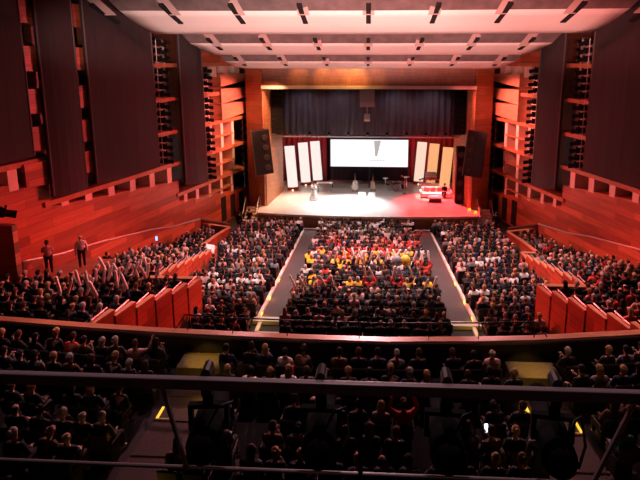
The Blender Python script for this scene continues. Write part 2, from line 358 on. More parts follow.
# --- stage left steps
for s, nm in ((-1, 'left'), (1, 'right')):
    m = MB()
    for i in range(5): m.box(s*9.0, s*(10.2), 38.7 + i*.32, 40.35, i*.2, i*.2 + .2)
    sto = struct(m.build('trim_stage_steps_' + nm, M['stage']))
    MB().tube([(s*9.05, 38.5, .9), (s*9.15, 40.2, 1.9)], .03).build('handrail', M['steel'], sto)
    MB().tube([(s*10.15, 38.5, .9), (s*10.25, 40.2, 1.9)], .03).build('handrail', M['steel'], sto)
    for yy, zz in ((38.6, .15), (39.4, .6), (40.2, 1.0)):
        for xx in (9.07, 10.2): MB().tube([(s*xx, yy, zz - .1), (s*xx, yy, zz + .85)], .02, 6).build('baluster', M['steel'], sto)

# --- side galleries ("boxes"): raked floor, stepped parapets, wall-side barrier
for s, nm in ((-1, 'left'), (1, 'right')):
    m = MB()
    ys = [34.0]
    while ys[-1] > 8: ys.append(ys[-1] - .9)
    def inner(y):
        return 10.0 if y > 29.2 else (9.5 if y > 20.5 else (7.5 + max(0, (20.4 - y))*.25 if y > 13 else 9.3))
    for ya, yb in zip(ys, ys[1:]):
        yc = (ya + yb)/2
        if yb < 13.2: break
        m.box(min(s*inner(yc), s*(wall_x(yc) - .1)), max(s*inner(yc), s*(wall_x(yc) - .1)), yb, ya, box_z(yc) - 1.2, box_z(yc))
    fl = struct(m.build('floor_gallery_' + nm, M['carpet_dark']))
    # front box, straight
    pts = [(s*12.3, 34.7, -.2, 1.35), (s*10.0, 34.1, -.2, 1.25), (s*10.3, 31.9, -.2, 1.45), (s*10.35, 29.2, -.2, 1.75)]
    m = MB(); m.wall(pts, .16); m.build('parapet', M['wood_y'], fl)
    m = MB(); m.wall([(a, b, d, d + .06) for a, b, c, d in pts], .26); m.build('parapet_cap', M['cap'], fl)
    # middle and rear boxes: short bays parallel to the hall, each stepping up and out
    for x0, y0, n, dy, dx, z0, dz, jog in ((9.45, 29.05, 8, .95, .045, 1.72, .215, (10.4, 29.05)), (7.45, 20.45, 6, 1.02, .25, 3.66, .235, (9.8, 20.45))):
        w_ = MB(); c_ = MB()
        w_.wall([(s*jog[0], jog[1], -.2, z0), (s*x0, y0, -.2, z0)], .16); c_.wall([(s*jog[0], jog[1], z0, z0 + .06), (s*x0, y0, z0, z0 + .06)], .26)
        for i in range(n):
            xa = x0 + i*dx; ya = y0 - i*dy; zt = z0 + i*dz
            w_.wall([(s*xa, ya, -.2, zt), (s*(xa + dx*.85), ya - dy, -.2, zt)], .16)
            if i: w_.wall([(s*(xa - dx*.15), ya, -.2, zt), (s*xa, ya, -.2, zt)], .16)
            r_ = MB(); r_.wall([(s*xa, ya, zt, zt + .06), (s*(xa + dx*.85), ya - dy, zt, zt + .06)], .2); r_.build('parapet_cap', M['cap'], fl)
            r_ = MB(); r_.tube([(s*(xa + .16), ya - .02, zt + .12), (s*(xa + .16 + dx*.3), ya - dy + .12, zt + .12)], .03, 6); r_.build('parapet_rail', M['steel'], fl)
        w_.build('parapet', M['wood_y'], fl); c_.build('parapet_cap', M['cap'], fl)
    # barrier between the seats and the wall-side walkway
    bp = [(10.2, 34.7, 1.3), (12.3, 34.6, 1.68), (13.1, 31.4, 2.15), (13.65, 29.5, 2.62), (14.75, 25.5, 3.3), (15.4, 23.0, 3.6), (15.9, 20.9, 4.05)]
    m = MB(); m.wall([(s*a, b, c - 1.0, c) for a, b, c in bp], .1); m.build('barrier', M['wood_y'], fl)
    m = MB(); m.tube([(s*a, b, c + .06) for a, b, c in bp], .045, 6); m.build('barrier_rail', M['steel'], fl)
    # landing behind the seats where the usher stands
    if s < 0:
        m = MB(); m.hexa([(s*15.75, 21.0, 1.6), (s*13.7, 21.0, 1.6), (s*13.2, 24.0, 1.0), (s*15.05, 24.0, 1.0), (s*15.75, 21.0, 3.3), (s*13.7, 21.0, 3.3), (s*13.2, 24.0, 3.0), (s*15.05, 24.0, 3.0)]); m.build('landing', M['wood_y'], fl)
    # end partition at the rear of the gallery
    m = MB(); m.box(min(s*15.2, s*17.6), max(s*15.2, s*17.6), 19.6, 19.9, 2.5, 6.3); m.build('end_partition', M['wood_x'], fl)

# --- mezzanine: terraced floor, curved rim, guard rail
RIM = [(-16, 14.9), (-12, 14.4), (-8.9, 14.12), (-6.4, 13.95), (-4.1, 13.85), (-1.6, 13.78), (.7, 13.76), (3.4, 13.92), (5.0, 14.05), (8.2, 14.5), (12, 15.2)]
MROWS = [(12.8, 5.17), (11.8, 5.23), (10.5, 5.32), (9.55, 5.40), (8.6, 5.58)]      # seat line, head height
MF = [h - 1.22 for _, h in MROWS]
m = MB()
m.box(-17, 14, 12.25, 13.9, MF[0] - .6, MF[0])
m.box(-17, 14, 11.2, 12.25, MF[1] - .6, MF[1])
m.box(-17, 14, 9.95, 11.2, MF[2] - .6, MF[2])
m.box(-17, 14, 9.0, 9.95, MF[3] - .6, MF[3])
m.box(-17, 14, 5.0, 9.0, MF[4] - .6, MF[4])
fm = struct(m.build('floor_mezzanine', M['carpet_dark']))
m = MB(); m.wall([(x, y, 3.0, 4.92) for x, y in RIM], .12); m.build('rim_wall', M['carpet_dark'], fm)
m = MB(); m.wall([(x, y, 4.92, 5.0) for x, y in RIM], .26); m.build('rim_cap', M['cap'], fm)
m = MB(); m.wall([(x, y - .15, 4.88, 4.95) for x, y in RIM], .05); m.build('rim_edge', M['edge'], fm)
gr = empty('guard_rail', (0, 13.85, 5.0)); tag(gr, 'long thin metal guard rail above the red mezzanine rim', 'railing')
gp = [(-5.55, 13.97), (-4.1, 13.85), (-1.6, 13.78), (.7, 13.76), (3.4, 13.92), (5.1, 14.06)]
m = MB(); m.tube([(-5.95, .16, .02), (-5.6, .12, .52)] + [(x, y - 13.85, .52) for x, y in gp[1:]] + [(5.5, .26, .02)], .022, 6); m.build('top_rail', M['black'], gr, True)
for x, y in ((-5.55, 13.97), (-4.1, 13.85), (-2.4, 13.8), (-.2, 13.77), (1.9, 13.84), (3.4, 13.92), (5.1, 14.06)):
    MB().tube([(x, y - 13.85, 0), (x, y - 13.85, .52)], .016, 6).build('post', M['black'], gr)
# mezzanine aisles with lit steps
for s, nm in ((-1, 'left'), (1, 'right')):
    ax = s*4.87; m = MB()
    for i, (y0, y1) in enumerate(((12.25, 13.6), (11.2, 12.25), (9.95, 11.2), (9.0, 9.95), (6, 9.0))):
        m.box(ax - .62, ax + .62, y0, y1, MF[i], MF[i] + .03)
    a = struct(m.build('floor_mezzanine_aisle_' + nm, M['carpet']))
    for i, y in ((0, 13.35), (1, 12.22), (2, 11.17), (3, 9.93), (4, 8.97)):
        MB().box(ax - .6, ax + .6, y - .06, y, MF[i] + .02, MF[i] + .05).build('step_edge', M['carpet'], a)
    for y, z, e in ((11.9, MF[1], 5), (8.2, MF[4], 4)):
        MB().box(ax - s*.6 - .03, ax - s*.6 + .03, y - .12, y + .12, z + .12, z + .22).build('step_lamp', M['yellow_lamp'], a)
        if y > 11:
            MB().box(ax + s*.58 - .03, ax + s*.58 + .03, 11.22, 11.72, z + .03, z + .06).build('step_lamp', M['yellow_lamp'], a); MB().box(min(ax + s*.2, ax + s*.55), max(ax + s*.2, ax + s*.55), 11.22, 11.28, z + .03, z + .06).build('step_lamp', M['yellow_lamp'], a)
            MB().box(ax - .7, ax + .7, 12.95, 13.72, MF[0], 4.40).build('landing', M['carpet_tan'], a)
            spot((ax, 13.1, 5.3), (ax, 13.35, 4.4), (1, .58, .06), 30, 75, 0.6, 0.03)
        l = bpy.data.lights.new('step_glow', 'POINT'); l.color = (1, .58, .04); l.energy = e; l.shadow_soft_size = .05
        q = bpy.data.objects.new('step_glow', l); COL.objects.link(q); q.location = (ax - s*.42, y, z + .22)

# ================================================================== CEILING REFLECTORS
def cloud(y, zl, xl, slots, pitch, label, rise=1.15):
    root = empty('ceiling_reflector', (0, y, zl)); tag(root, label, 'ceiling panel', 'curved reflectors under the hall ceiling')
    N = 24
    k = rise/1.15; prof = [(0.0, .0), (-.10, -.06*k), (-.45, .10*k), (-.9, .42*k), (-1.35, .82*k), (-1.7, rise)]      # pale lip: y towards the audience, z
    up = [(-1.7, rise), (-2.6, rise + .85), (-3.7, rise + 2.0)]
    def strip(pr, flare0):
        rws = []
        for (dy, dz) in pr:
            half = xl + flare0*(max(0, -dy))*.55
            row = []
            for i in range(N + 1):
                t = -1 + 2*i/N; x = half*t
                row.append((x, dy - .25*t*t*1.2, dz + .02*abs(t)))
            rws.append(row)
        return rws
    m = MB(); m.sheet(strip(prof, 1.0)); lip = m.build('lip', M['cloud'], root, True)
    q = lip.modifiers.new('thick', 'SOLIDIFY'); q.thickness = .08; q.offset = 0
    m = MB(); m.sheet(strip(up, 1.0)); b = m.build('upper_shell', M['cloud_top'], root)
    q = b.modifiers.new('thick', 'SOLIDIFY'); q.thickness = .08; q.offset = 0
    for q_ in range(slots):
        x = (q_ - (slots - 1)/2)*pitch
        xu = x*1.06; t = x/xl; yb = -.3*t*t
        rb = MB(); w2 = .26
        xe = x*1.13
        rb.hexa([(x - w2, -1.55 + yb, rise - .2), (x + w2, -1.55 + yb, rise - .2), (xe + w2, -3.7 + yb, rise + 1.92), (xe - w2, -3.7 + yb, rise + 1.92),
                 (x - w2, -1.6 + yb, rise - .16), (x + w2, -1.6 + yb, rise - .16), (xe + w2, -3.7 + yb, rise + 2.0), (xe - w2, -3.7 + yb, rise + 2.0)])
        r1 = rb.build('rib', M['rib'], root)
        sb = MB(); w3 = .11
        xa = x*.995; xb = x*1.05
        sb.hexa([(xa - w3, -1.05 + yb, .55*k - .09), (xa + w3, -1.05 + yb, .55*k - .09), (xb + w3, -2.05 + yb, rise + .16), (xb - w3, -2.05 + yb, rise + .16),
                 (xa - w3, -1.0 + yb, .55*k + .02), (xa + w3, -1.0 + yb, .55*k + .02), (xb + w3, -2.05 + yb, rise + .33), (xb - w3, -2.05 + yb, rise + .33)])
        s1 = sb.build('slot', M['slot'], r1)
    return root
cloud(24.4, 14.60, 10.2, 9, 2.9, 'nearest and largest curved pale ceiling reflector with nine dark slots', .88)
cloud(31.2, 13.68, 9.5, 7, 2.95, 'middle curved pale ceiling reflector between two others, seven dark slots', .60)
cloud(37.0, 12.74, 9.15, 7, 2.95, 'farthest curved pale ceiling reflector just before the stage header', .48)

# ================================================================== ACOUSTIC CLOTH PANELS
def cloth_panel(s, ya, yb, z0a, z0b, z1, label):
    root = empty('acoustic_panel', wp(s, (ya + yb)/2, .5, min(z0a, z0b))); tag(root, label, 'wall panel', 'tall dark cloth panels on the side walls')
    L = Vector(root.location)
    def loc(p): return tuple(Vector(p) - L)
    n = 5
    m = MB()
    for i in range(n):
        a = ya + (yb - ya)*i/n; b = ya + (yb - ya)*(i + 1)/n
        za = z0a + (z0b - z0a)*i/n; zb = z0a + (z0b - z0a)*(i + 1)/n
        bow = .25*math.sin(PI*i/n), .25*math.sin(PI*(i + 1)/n)
        m.hexa([loc(wp(s, a, .3, za)), loc(wp(s, b, .3, zb)), loc(wp(s, b, .5 + bow[1], zb)), loc(wp(s, a, .5 + bow[0], za)),
                loc(wp(s, a, .3, z1)), loc(wp(s, b, .3, z1)), loc(wp(s, b, .5 + bow[1], z1)), loc(wp(s, a, .5 + bow[0], z1))])
    m.build('cloth', M['fabric'], root)
    for y, z0 in ((ya, z0a), (yb, z0b)):
        m = MB(); a, b = wp(s, y, .5, z0), wp(s, y, .5, z1); m.tube([loc(a), loc(b)], .05, 6); m.build('edge_strip', M['edge'], root)
    return root
for s, sd in ((-1, 'left'), (1, 'right')):
    cloth_panel(s, 36.0, 33.5, 4.35, 4.6, 17.5, 'narrow dark cloth panel on the %s wall nearest the stage' % sd)
    cloth_panel(s, 30.9, 25.9, 6.5, 6.6, 18.5, 'broad dark cloth panel on the %s wall rising behind the side gallery' % sd)
    if s < 0:
        cloth_panel(s, 25.2, 23.2, 6.5, 6.6, 19, 'dark cloth panel on the left wall between the two broad ones')
        cloth_panel(s, 22.4, 17.5, 8.8, 8.85, 19, 'dark cloth panel at the far left edge of the photo')

# ================================================================== STAGE LANTERNS
def lantern_mesh(name, L=.55, r=.12):
    m = MB()
    m.mi = 0; m.tube([(0, -.28, 0), (0, -.25, 0), (0, .02, 0), (0, .05, 0), (0, .30, 0)], [.06, r, r, r*.72, r*.8], 10)
    m.box(-.05, .05, -.22, -.05, r*.9, r + .02)
    m.mi = 0
    t = r + .045; m.box(-r - .04, -r - .015, -.03, .03, -.02, t); m.box(r + .015, r + .04, -.03, .03, -.02, t); m.box(-r - .04, r + .04, -.03, .03, t - .02, t)
    m.box(-.03, .03, -.03, .03, t, t + .02)
    m.mi = 2; m.tube([(0, .295, 0), (0, .306, 0)], r*.72, 10)
    return m.mesh(name, [M['matte'], M['grey'], M['lens']])
LM = lantern_mesh('stage_lantern', .55, .135)
def rack(s, y, levels, side, where):
    root = empty('lantern_rack', wp(s, y, .0, levels[0][0])); tag(root, 'tall steel lantern rack on the %s wall, %s' % (side, where), 'lighting rack')
    L = Vector(root.location); zt = levels[-1][1]
    for dy in (.33, -.33):
        MB().tube([tuple(Vector(wp(s, y + dy, .1, levels[0][0])) - L), tuple(Vector(wp(s, y + dy, .1, zt)) - L)], .028, 6).build('upright', M['steel'], root)
    k = 0
    n = sum(l[2] for l in levels)
    for (z0, z1, c) in reversed(levels):
        for j in range(c):
            k += 1
            z = z1 - (z1 - z0)*(j + .5)/c
            MB().tube([tuple(Vector(wp(s, y + .33, .1, z + .29)) - L), tuple(Vector(wp(s, y - .33, .1, z + .29)) - L)], .022, 6).build('crossbar', M['steel'], root)
            o = bpy.data.objects.new('stage_lantern', LM); COL.objects.link(o); o.location = wp(s, y, .12, z - .02)
            aim = Vector((-s*.9, .5 + .25*random.uniform(-1, 1), -.16 + .08*random.uniform(-1, 1)))
            o.rotation_euler = (math.asin(aim.normalized().z), 0, math.atan2(-aim.x, aim.y)); o.scale = (1.42, 1.5, 1.3)
            tag(o, 'black stage lantern, %s from the top of the %s rack %s' % (ORD[k], side, where), 'stage light', 'stage lanterns racked on the side walls')
for s, sd in ((-1, 'left'), (1, 'right')):
    rack(s, 32.1, [(6.35, 8.3, 4), (8.6, 10.55, 4), (10.85, 12.8, 4), (13.1, 14.6, 3)], sd, 'farthest from stage')
    rack(s, 37.0, [(4.1, 6.05, 4), (6.35, 8.3, 4), (8.6, 10.55, 4), (10.85, 12.8, 4)], sd, 'behind narrow panel')
    rack(s, 42.4, [(2.1, 3.8, 2), (4.1, 6.05, 3), (6.35, 8.3, 3)], sd, 'beside the stage')
o = bpy.data.objects.new('wall_lantern', LM); COL.objects.link(o); o.location = wp(-1, 20.7, .45, 6.55); o.rotation_euler = (-.3, 0, -1.0); o.scale = (1.6,)*3
tag(o, 'black lantern bracketed to the red timber at the far left edge', 'stage light')

# ================================================================== STAGE DRESSING
# valance curtain with soft folds, pipe and hung lamps
def drape(name, x0, x1, y, z0, z1, mt, label, amp=.12, lam=.55, parent=None):
    rows = []; n = int((x1 - x0)/lam*6)
    for z in (z0, z0 + (z1 - z0)*.33, z0 + (z1 - z0)*.66, z1):
        rows.append([(x0 + (x1 - x0)*i/n, y + amp*math.sin(2*PI*i/6) + .03*math.sin(i*1.7 + z), z) for i in range(n + 1)])
    m = MB(); m.sheet(rows); o = m.build(name, M[mt], parent, True)
    q = o.modifiers.new('thick', 'SOLIDIFY'); q.thickness = .03
    if label: tag(o, label, 'curtain')
    return o
drape('valance_curtain', -8.2, 8.2, 43.4, 6.75, 11.6, 'curtain', 'wide charcoal pleated curtain hanging across the top of the stage')
for s, nm in ((-1, 'left'), (1, 'right')):
    drape('side_drape', min(s*4.1, s*9.6), max(s*4.1, s*9.6), 49.5, 1.0, 9.0, 'red_cloth', 'drape tinted with red stage light behind the %s light columns' % nm)  # red light between the columns is put into the drape's colour
m = MB(); m.tube([(-8.0, 43.2, 6.62), (8.0, 43.2, 6.62)], .06, 8); pr = m.build('lighting_pipe', M['steel']); tag(pr, 'long horizontal pipe along the bottom of the charcoal curtain', 'pipe')
for i in range(9):
    x = -6.8 + i*1.7
    o = bpy.data.objects.new('stage_lantern', LM); COL.objects.link(o); o.location = (x, 43.0, 6.9); o.rotation_euler = (-.5, 0, PI + .2*math.sin(i)); o.scale = (.7, .7, .7)
    tag(o, 'small black lantern on the curtain pipe, %s from the left' % ORD[i + 1], 'stage light', 'lanterns on the curtain pipe')
# projection screen
scr = empty('projection_screen', (0.2, 47.0, 3.1)); tag(scr, 'wide bright white projection screen in the middle of the stage', 'screen')
sm = mat('lit screen', (.1, .1, .1), .6, emit=(.96, .96, 1.0), estr=1.15)
MB().box(-3.75, 3.7, -.02, .02, .02, 2.66).build('picture', sm, scr)
MB().box(-3.85, 3.8, .02, .10, -.06, 2.74).build('frame', M['black'], scr)
for sx in (-3.6, 0, 3.55): MB().box(sx - .04, sx + .04, .02, .10, -2.1, -.06).build('leg', M['black'], scr)
pic = mat('screen picture grey', (.05, .05, .05), .7, emit=(.55, .52, .50), estr=.8)
m = MB(); m.hexa([(.55, -.04, 1.05), (.75, -.04, 1.05), (.75, -.02, 1.05), (.55, -.02, 1.05), (.42, -.04, 2.58), (1.1, -.04, 2.58), (1.1, -.02, 2.58), (.42, -.02, 2.58)]); m.build('figure_shape', pic, scr)
pic2 = mat('screen caption grey', (.05, .05, .05), .7, emit=(.45, .45, .46), estr=.8)
m = MB()
for k in range(11): m.box(-.05 + k*.155, .06 + k*.155, -.04, -.02, .58, .64 + .04*(k % 2))
m.build('caption', pic2, scr)
# six light columns
def column(x, y, tilt, warm, lab):
    root = empty('light_column', (x, y, 1.0)); tag(root, lab, 'light column', 'tall lit columns flanking the screen')
    ems = (1.0, .90, .84) if warm == 0 else ((1, .47, .20) if warm == 2 else (1, .72, .56))
    em = mat('lit column cloth %d' % warm, (.08, .07, .06), .8, emit=ems, estr=.95 if warm < 2 else .9)
    T = Matrix.Rotation(tilt, 4, 'Y')
    m = MB()
    n = 10
    prof = [(.47*math.sin(-1.2 + 2.4*i/n)/math.sin(1.2), -.16*math.cos(-1.2 + 2.4*i/n)) for i in range(n + 1)]
    prof = prof + [(.47, .06), (-.47, .06)]
    m.prism(prof, .32, 4.3); o = m.build('lit_cloth', em, root); o.matrix_local = T
    m = MB(); m.box(-.5, .5, -.2, .2, .04, .30); o = m.build('base', M['red_cloth'], root); o.matrix_local = T
    m = MB(); m.tube([(0, -.35, .0), (0, -.35, .14)], .09, 10); m.build('uplight', M['led'], root)
    m = MB()
    for z in (1.1, 1.9, 2.7, 3.5): m.box(-.48, .48, -.005, .08, z - .012, z + .012)
    o = m.build('hoop', M['white'], root); o.matrix_local = T
for s, sd, wm in ((-1, 'left', (0, 0, 0)), (1, 'right', (1, 2, 2))):
    for k, (x, y) in enumerate(((6.85, 45.8), (5.85, 47.8), (4.75, 48.7))):
        column(-(x + .22) if s < 0 else x + .38, y, s*.07, wm[2 - k], '%s tall lit white column %s of the bright screen' % (('outermost', 'middle', 'innermost')[k], sd) if wm[2 - k] < 2 else '%s tall amber lit column %s of the bright screen' % (('outermost', 'middle', 'innermost')[k], sd))
# wing loudspeakers: slanted black cabinets by the reveals, and hung arrays
for s, sd in ((-1, 'left'), (1, 'right')):
    root = empty('loudspeaker_wing', (s*8.55, 40.0, 3.9)); root.rotation_euler = (0, s*.09, s*-.35)
    tag(root, 'tall slanted black loudspeaker cabinet on the %s side of the stage opening' % sd, 'loudspeaker')
    bevel(MB().box(-.75, .75, -.15, .35, 0, 3.75).build('cabinet', M['black'], root), .03)
    for z in (.35, 1.2, 2.05, 2.9): MB().tube([(s*-.3, -.15, z + .2), (s*-.3, -.22, z + .2)], [.26, .22], 14).build('driver', M['fabric'], root)
    MB().box(-.78, -.70, -.2, .38, -.02, 3.78).build('side_edge', M['edge'], root)
    root = empty('line_array', (s*7.75, 42.2, 7.0)); tag(root, 'black hanging loudspeaker array at the %s end of the charcoal curtain' % sd, 'loudspeaker')
    for k in range(9):
        o = bevel(MB().box(-.48, .48, -.25, .25, .0, .40).build('array_box', M['matte'], root), .02)
        o.location = (0, -.02*k*k*.12, 3.4 - k*.42); o.rotation_euler = (-.02*k, 0, 0)
    MB().tube([(0, 0, 3.8), (0, 0, 4.3)], .03).build('hanging_bar', M['steel'], root)
root = empty('speaker_cluster', (-.05, 41.9, 8.9)); tag(root, 'grey loudspeaker cluster hanging at the centre under the header', 'loudspeaker')
bevel(MB().box(-.62, .62, -.3, .3, .95, 1.95).build('upper_cabinet', M['grey'], root), .03)
bevel(MB().box(-.62, .62, -.32, .3, .50, .93).build('lower_cabinet', mat('grey mesh', (.3, .3, .32), .6), root), .03)
bevel(MB().box(-.26, .26, -.2, .2, -.72, -.12).build('small_box', mat('light grey box', (.36, .36, .38), .5), root), .02)
MB().box(-.24, .24, -.24, -.2, -.72, -.55).build('pale_strip', M['white'], root)
MB().tube([(0, 0, -.12), (0, 0, .52)], .03).build('drop_bar', M['steel'], root)
MB().box(-.5, .5, -.25, .25, 1.95, 2.15).build('bracket', M['black'], root)
root = empty('loudspeaker_tower', (8.0, 42.2, 1.0)); tag(root, 'black loudspeaker tower standing on stage just inside the right reveal', 'loudspeaker')
for i in range(4):
    bevel(MB().box(-.34, .34, -.35, .35, i*1.25 + .01, i*1.25 + 1.24).build('cabinet', M['matte'], root), .03)
    MB().tube([(0, -.35, i*1.25 + .6), (0, -.39, i*1.25 + .6)], [.27, .24], 14).build('driver', M['fabric'], root)
# keyboard on stand
root = empty('keyboard', (-4.0, 45.3, 1.0)); tag(root, 'white electric keyboard on a folding stand left of the screen', 'keyboard')
bevel(MB().box(-.75, .75, -.18, .18, .86, .98).build('case', M['white'], root), .02)
m = MB(); [m.box(-.7 + i*.1, -.66 + i*.1, -.1, .08, .98, 1.0) for i in range(14)]; m.build('black_keys', M['black'], root)
for sx in (-.6, .6):
    MB().tube([(sx, -.25, 0), (sx, .2, .86)], .025, 6).build('leg', M['steel'], root); MB().tube([(sx, .25, 0), (sx, -.2, .86)], .025, 6).build('leg', M['steel'], root)
# two guitars on stands
def guitar(x, y, big, lab, mt):
    root = empty('guitar', (x, y, 1.0), (-.25, 0, 0)); tag(root, lab, 'guitar', 'guitars on stands')
    m = MB(); m.tube([(0, -.06, .42), (0, .06, .42)], .30*big, 16); m.tube([(0, -.055, .78), (0, .055, .78)], .22*big, 16); m.box(-.17, .17, -.055, .055, .5, .75); m.build('body', mt, root)
    m = MB(); m.box(-.035, .035, -.09, -.05, .7, 1.45); m.build('neck', M['wood_plain'], root)
    m = MB(); m.box(-.06, .06, -.085, -.045, 1.45, 1.65); m.build('headstock', M['black'], root)
    m = MB(); m.tube([(-.25, -.2, 0), (0, .12, .35), (.25, -.2, 0)], .02, 6); m.tube([(0, .3, 0), (0, .12, .6)], .02, 6); m.build('stand', M['black'], root)
guitar(-1.15, 45.6, 1.1, 'white guitar on a stand, left of the two guitars below the screen', M['white'])
guitar(.55, 45.8, .8, 'cream guitar on a stand, right of the two guitars below the screen', M['wood_pale'])
for i, (x, y) in enumerate(((-.45, 43.9), (.45, 43.9))):
    root = empty('floor_monitor', (x, y, 1.0)); tag(root, '%s pale wedge floor monitor below the guitars' % ('left' if i == 0 else 'right'), 'loudspeaker', 'wedge monitors at mid stage')
    m = MB(); m.hexa([(-.3, -.2, 0), (.3, -.2, 0), (.3, .2, 0), (-.3, .2, 0), (-.3, -.12, .12), (.3, -.12, .12), (.3, .18, .36), (-.3, .18, .36)]); m.build('cabinet', M['white'], root)
    m = MB(); m.box(-.24, .24, -.02, .0, .0, .02); q = m.build('grille', M['grey'], root); q.location = (0, .0, .22); q.rotation_euler = (.6, 0, 0)
# drum kit
root = empty('drum_kit', (2.75, 46.0, 1.0)); tag(root, 'dark drum kit with stands right of the guitars', 'drum kit')
def drum(nm, c, r, h, ax='z'):
    m = MB(); c = Vector(c); d = Vector((0, h/2, 0)) if ax == 'y' else Vector((0, 0, h/2)); m.mi = 0; m.tube([c - d, c + d], r, 16); m.mi = 1; m.tube([c + (d if ax == 'z' else -d)*1.0, c + (d if ax == 'z' else -d)*1.04], r*.95, 16)
    m.build(nm, [M['black'], M['grey']], root)
drum('bass_drum', (0, 0, .36), .35, .45, 'y'); drum('tom', (-.25, .0, .82), .17, .2); drum('tom', (.25, 0, .82), .17, .2); drum('floor_tom', (.75, .25, .4), .24, .42); drum('snare', (-.75, .3, .6), .2, .16)
for cx, cy, cz, cr in ((-1.0, -.1, 1.25, .28), (1.0, .1, 1.35, .3)):
    m = MB(); m.tube([(cx, cy, cz), (cx, cy, cz + .02), (cx, cy, cz + .06)], [cr, cr*.95, .04], 16); m.build('cymbal', M['steel'], root)
    m = MB(); m.tube([(cx, cy, 0), (cx, cy, cz)], .02, 6); m.build('stand', M['steel'], root)
# microphone stand
root = empty('microphone_stand', (3.5, 45.0, 1.0)); tag(root, 'microphone stand with a red tipped boom beside the drum kit', 'microphone stand')
MB().tube([(0, 0, 0), (0, 0, .03)], .16, 12).build('base', M['black'], root); MB().tube([(0, 0, .03), (0, 0, 1.5), (-.25, -.1, 1.7)], .018, 6).build('pole', M['steel'], root)
MB().ball((-.27, -.11, 1.72), .07).build('microphone', M['flower'], root, True)
# lounge setting at stage right
root = empty('sofa', (6.25, 43.9, 1.0)); tag(root, 'long white sofa on the red lit side of the stage', 'sofa')
for nm, b in (('seat', (-1.3, 1.3, -.45, .35, .12, .45)), ('backrest', (-1.3, 1.3, .30, .52, .12, .88)), ('armrest', (-1.45, -1.25, -.45, .5, .12, .62)), ('armrest', (1.25, 1.45, -.45, .5, .12, .62))):
    bevel(MB().box(*b).build(nm, M['white'], root), .06, 3)
for sx in (-1.3, 1.3):
    for sy in (-.38, .42): MB().tube([(sx, sy, 0), (sx, sy, .12)], .03, 6).build('leg', M['black'], root)
for i in range(3):
    q = bevel(MB().box(-.22, .22, -.06, .06, 0, .4).build('throw_cushion', M['flower']), .05, 2); q.location = (5.4 + i*.62, 44.12, 1.47); q.rotation_euler = (-.25, 0, .1*i - .1)
    tag(q, 'red cushion on the white sofa, %s from the left' % ORD[i + 1], 'cushion', 'red cushions on the sofa')
root = empty('coffee_table', (6.0, 42.5, 1.0)); tag(root, 'low pale coffee table with black base before the white sofa', 'table')
bevel(MB().box(-.62, .62, -.4, .4, .36, .46).build('top', M['white'], root), .02)
MB().box(-.5, .5, -.3, .3, 0, .36).build('base', M['black'], root)
root = empty('flower_stand', (6.3, 46.6, 1.0)); tag(root, 'row of red flowers in a white planter behind the sofa', 'planter')
bevel(MB().box(-1.3, 1.3, -.2, .2, 0, .65).build('planter', M['white'], root), .03)
for i in range(11):
    m = MB(); x = -1.2 + i*.24; h = .85 + .2*random.random(); m.mi = 0; m.tube([(x, 0, .6), (x + random.uniform(-.05, .05), random.uniform(-.1, .1), h)], .015, 5)
    m.mi = 1
    for k in range(6): m.ball((x + .09*math.cos(k*1.05), .09*math.sin(k*1.05), h + .03*(k % 2)), (.07, .07, .05), 6, 4)
    m.ball((x, 0, h + .05), .07, 6, 4); m.build('flower', [mat('stem green', (.05, .12, .03)), M['flower']], root)
root = empty('grey_case', (6.15, 47.0, 1.0)); tag(root, 'grey flight case standing upright before the middle right light column', 'case')
bevel(MB().box(-.5, .5, -.25, .25, .9, 1.62).build('body', M['grey'], root), .03); MB().box(-.5, .5, -.27, -.25, 1.2, 1.28).build('band', M['steel'], root)
for sx in (-.42, .42): MB().tube([(sx, 0, 0), (sx, 0, .9)], .03, 6).build('leg', M['steel'], root)
for i, x in enumerate((8.5, 8.85)):
    q = MB().tube([(x, 40.0 - i*.7, 1.0), (x, 40.0 - i*.7, 1.16)], [.14, .12], 12).build('footlight', M['yellow_lamp']); tag(q, '%s small yellow footlight at the right stage edge' % ('farther' if i == 0 else 'nearer'), 'lamp', 'yellow footlights')

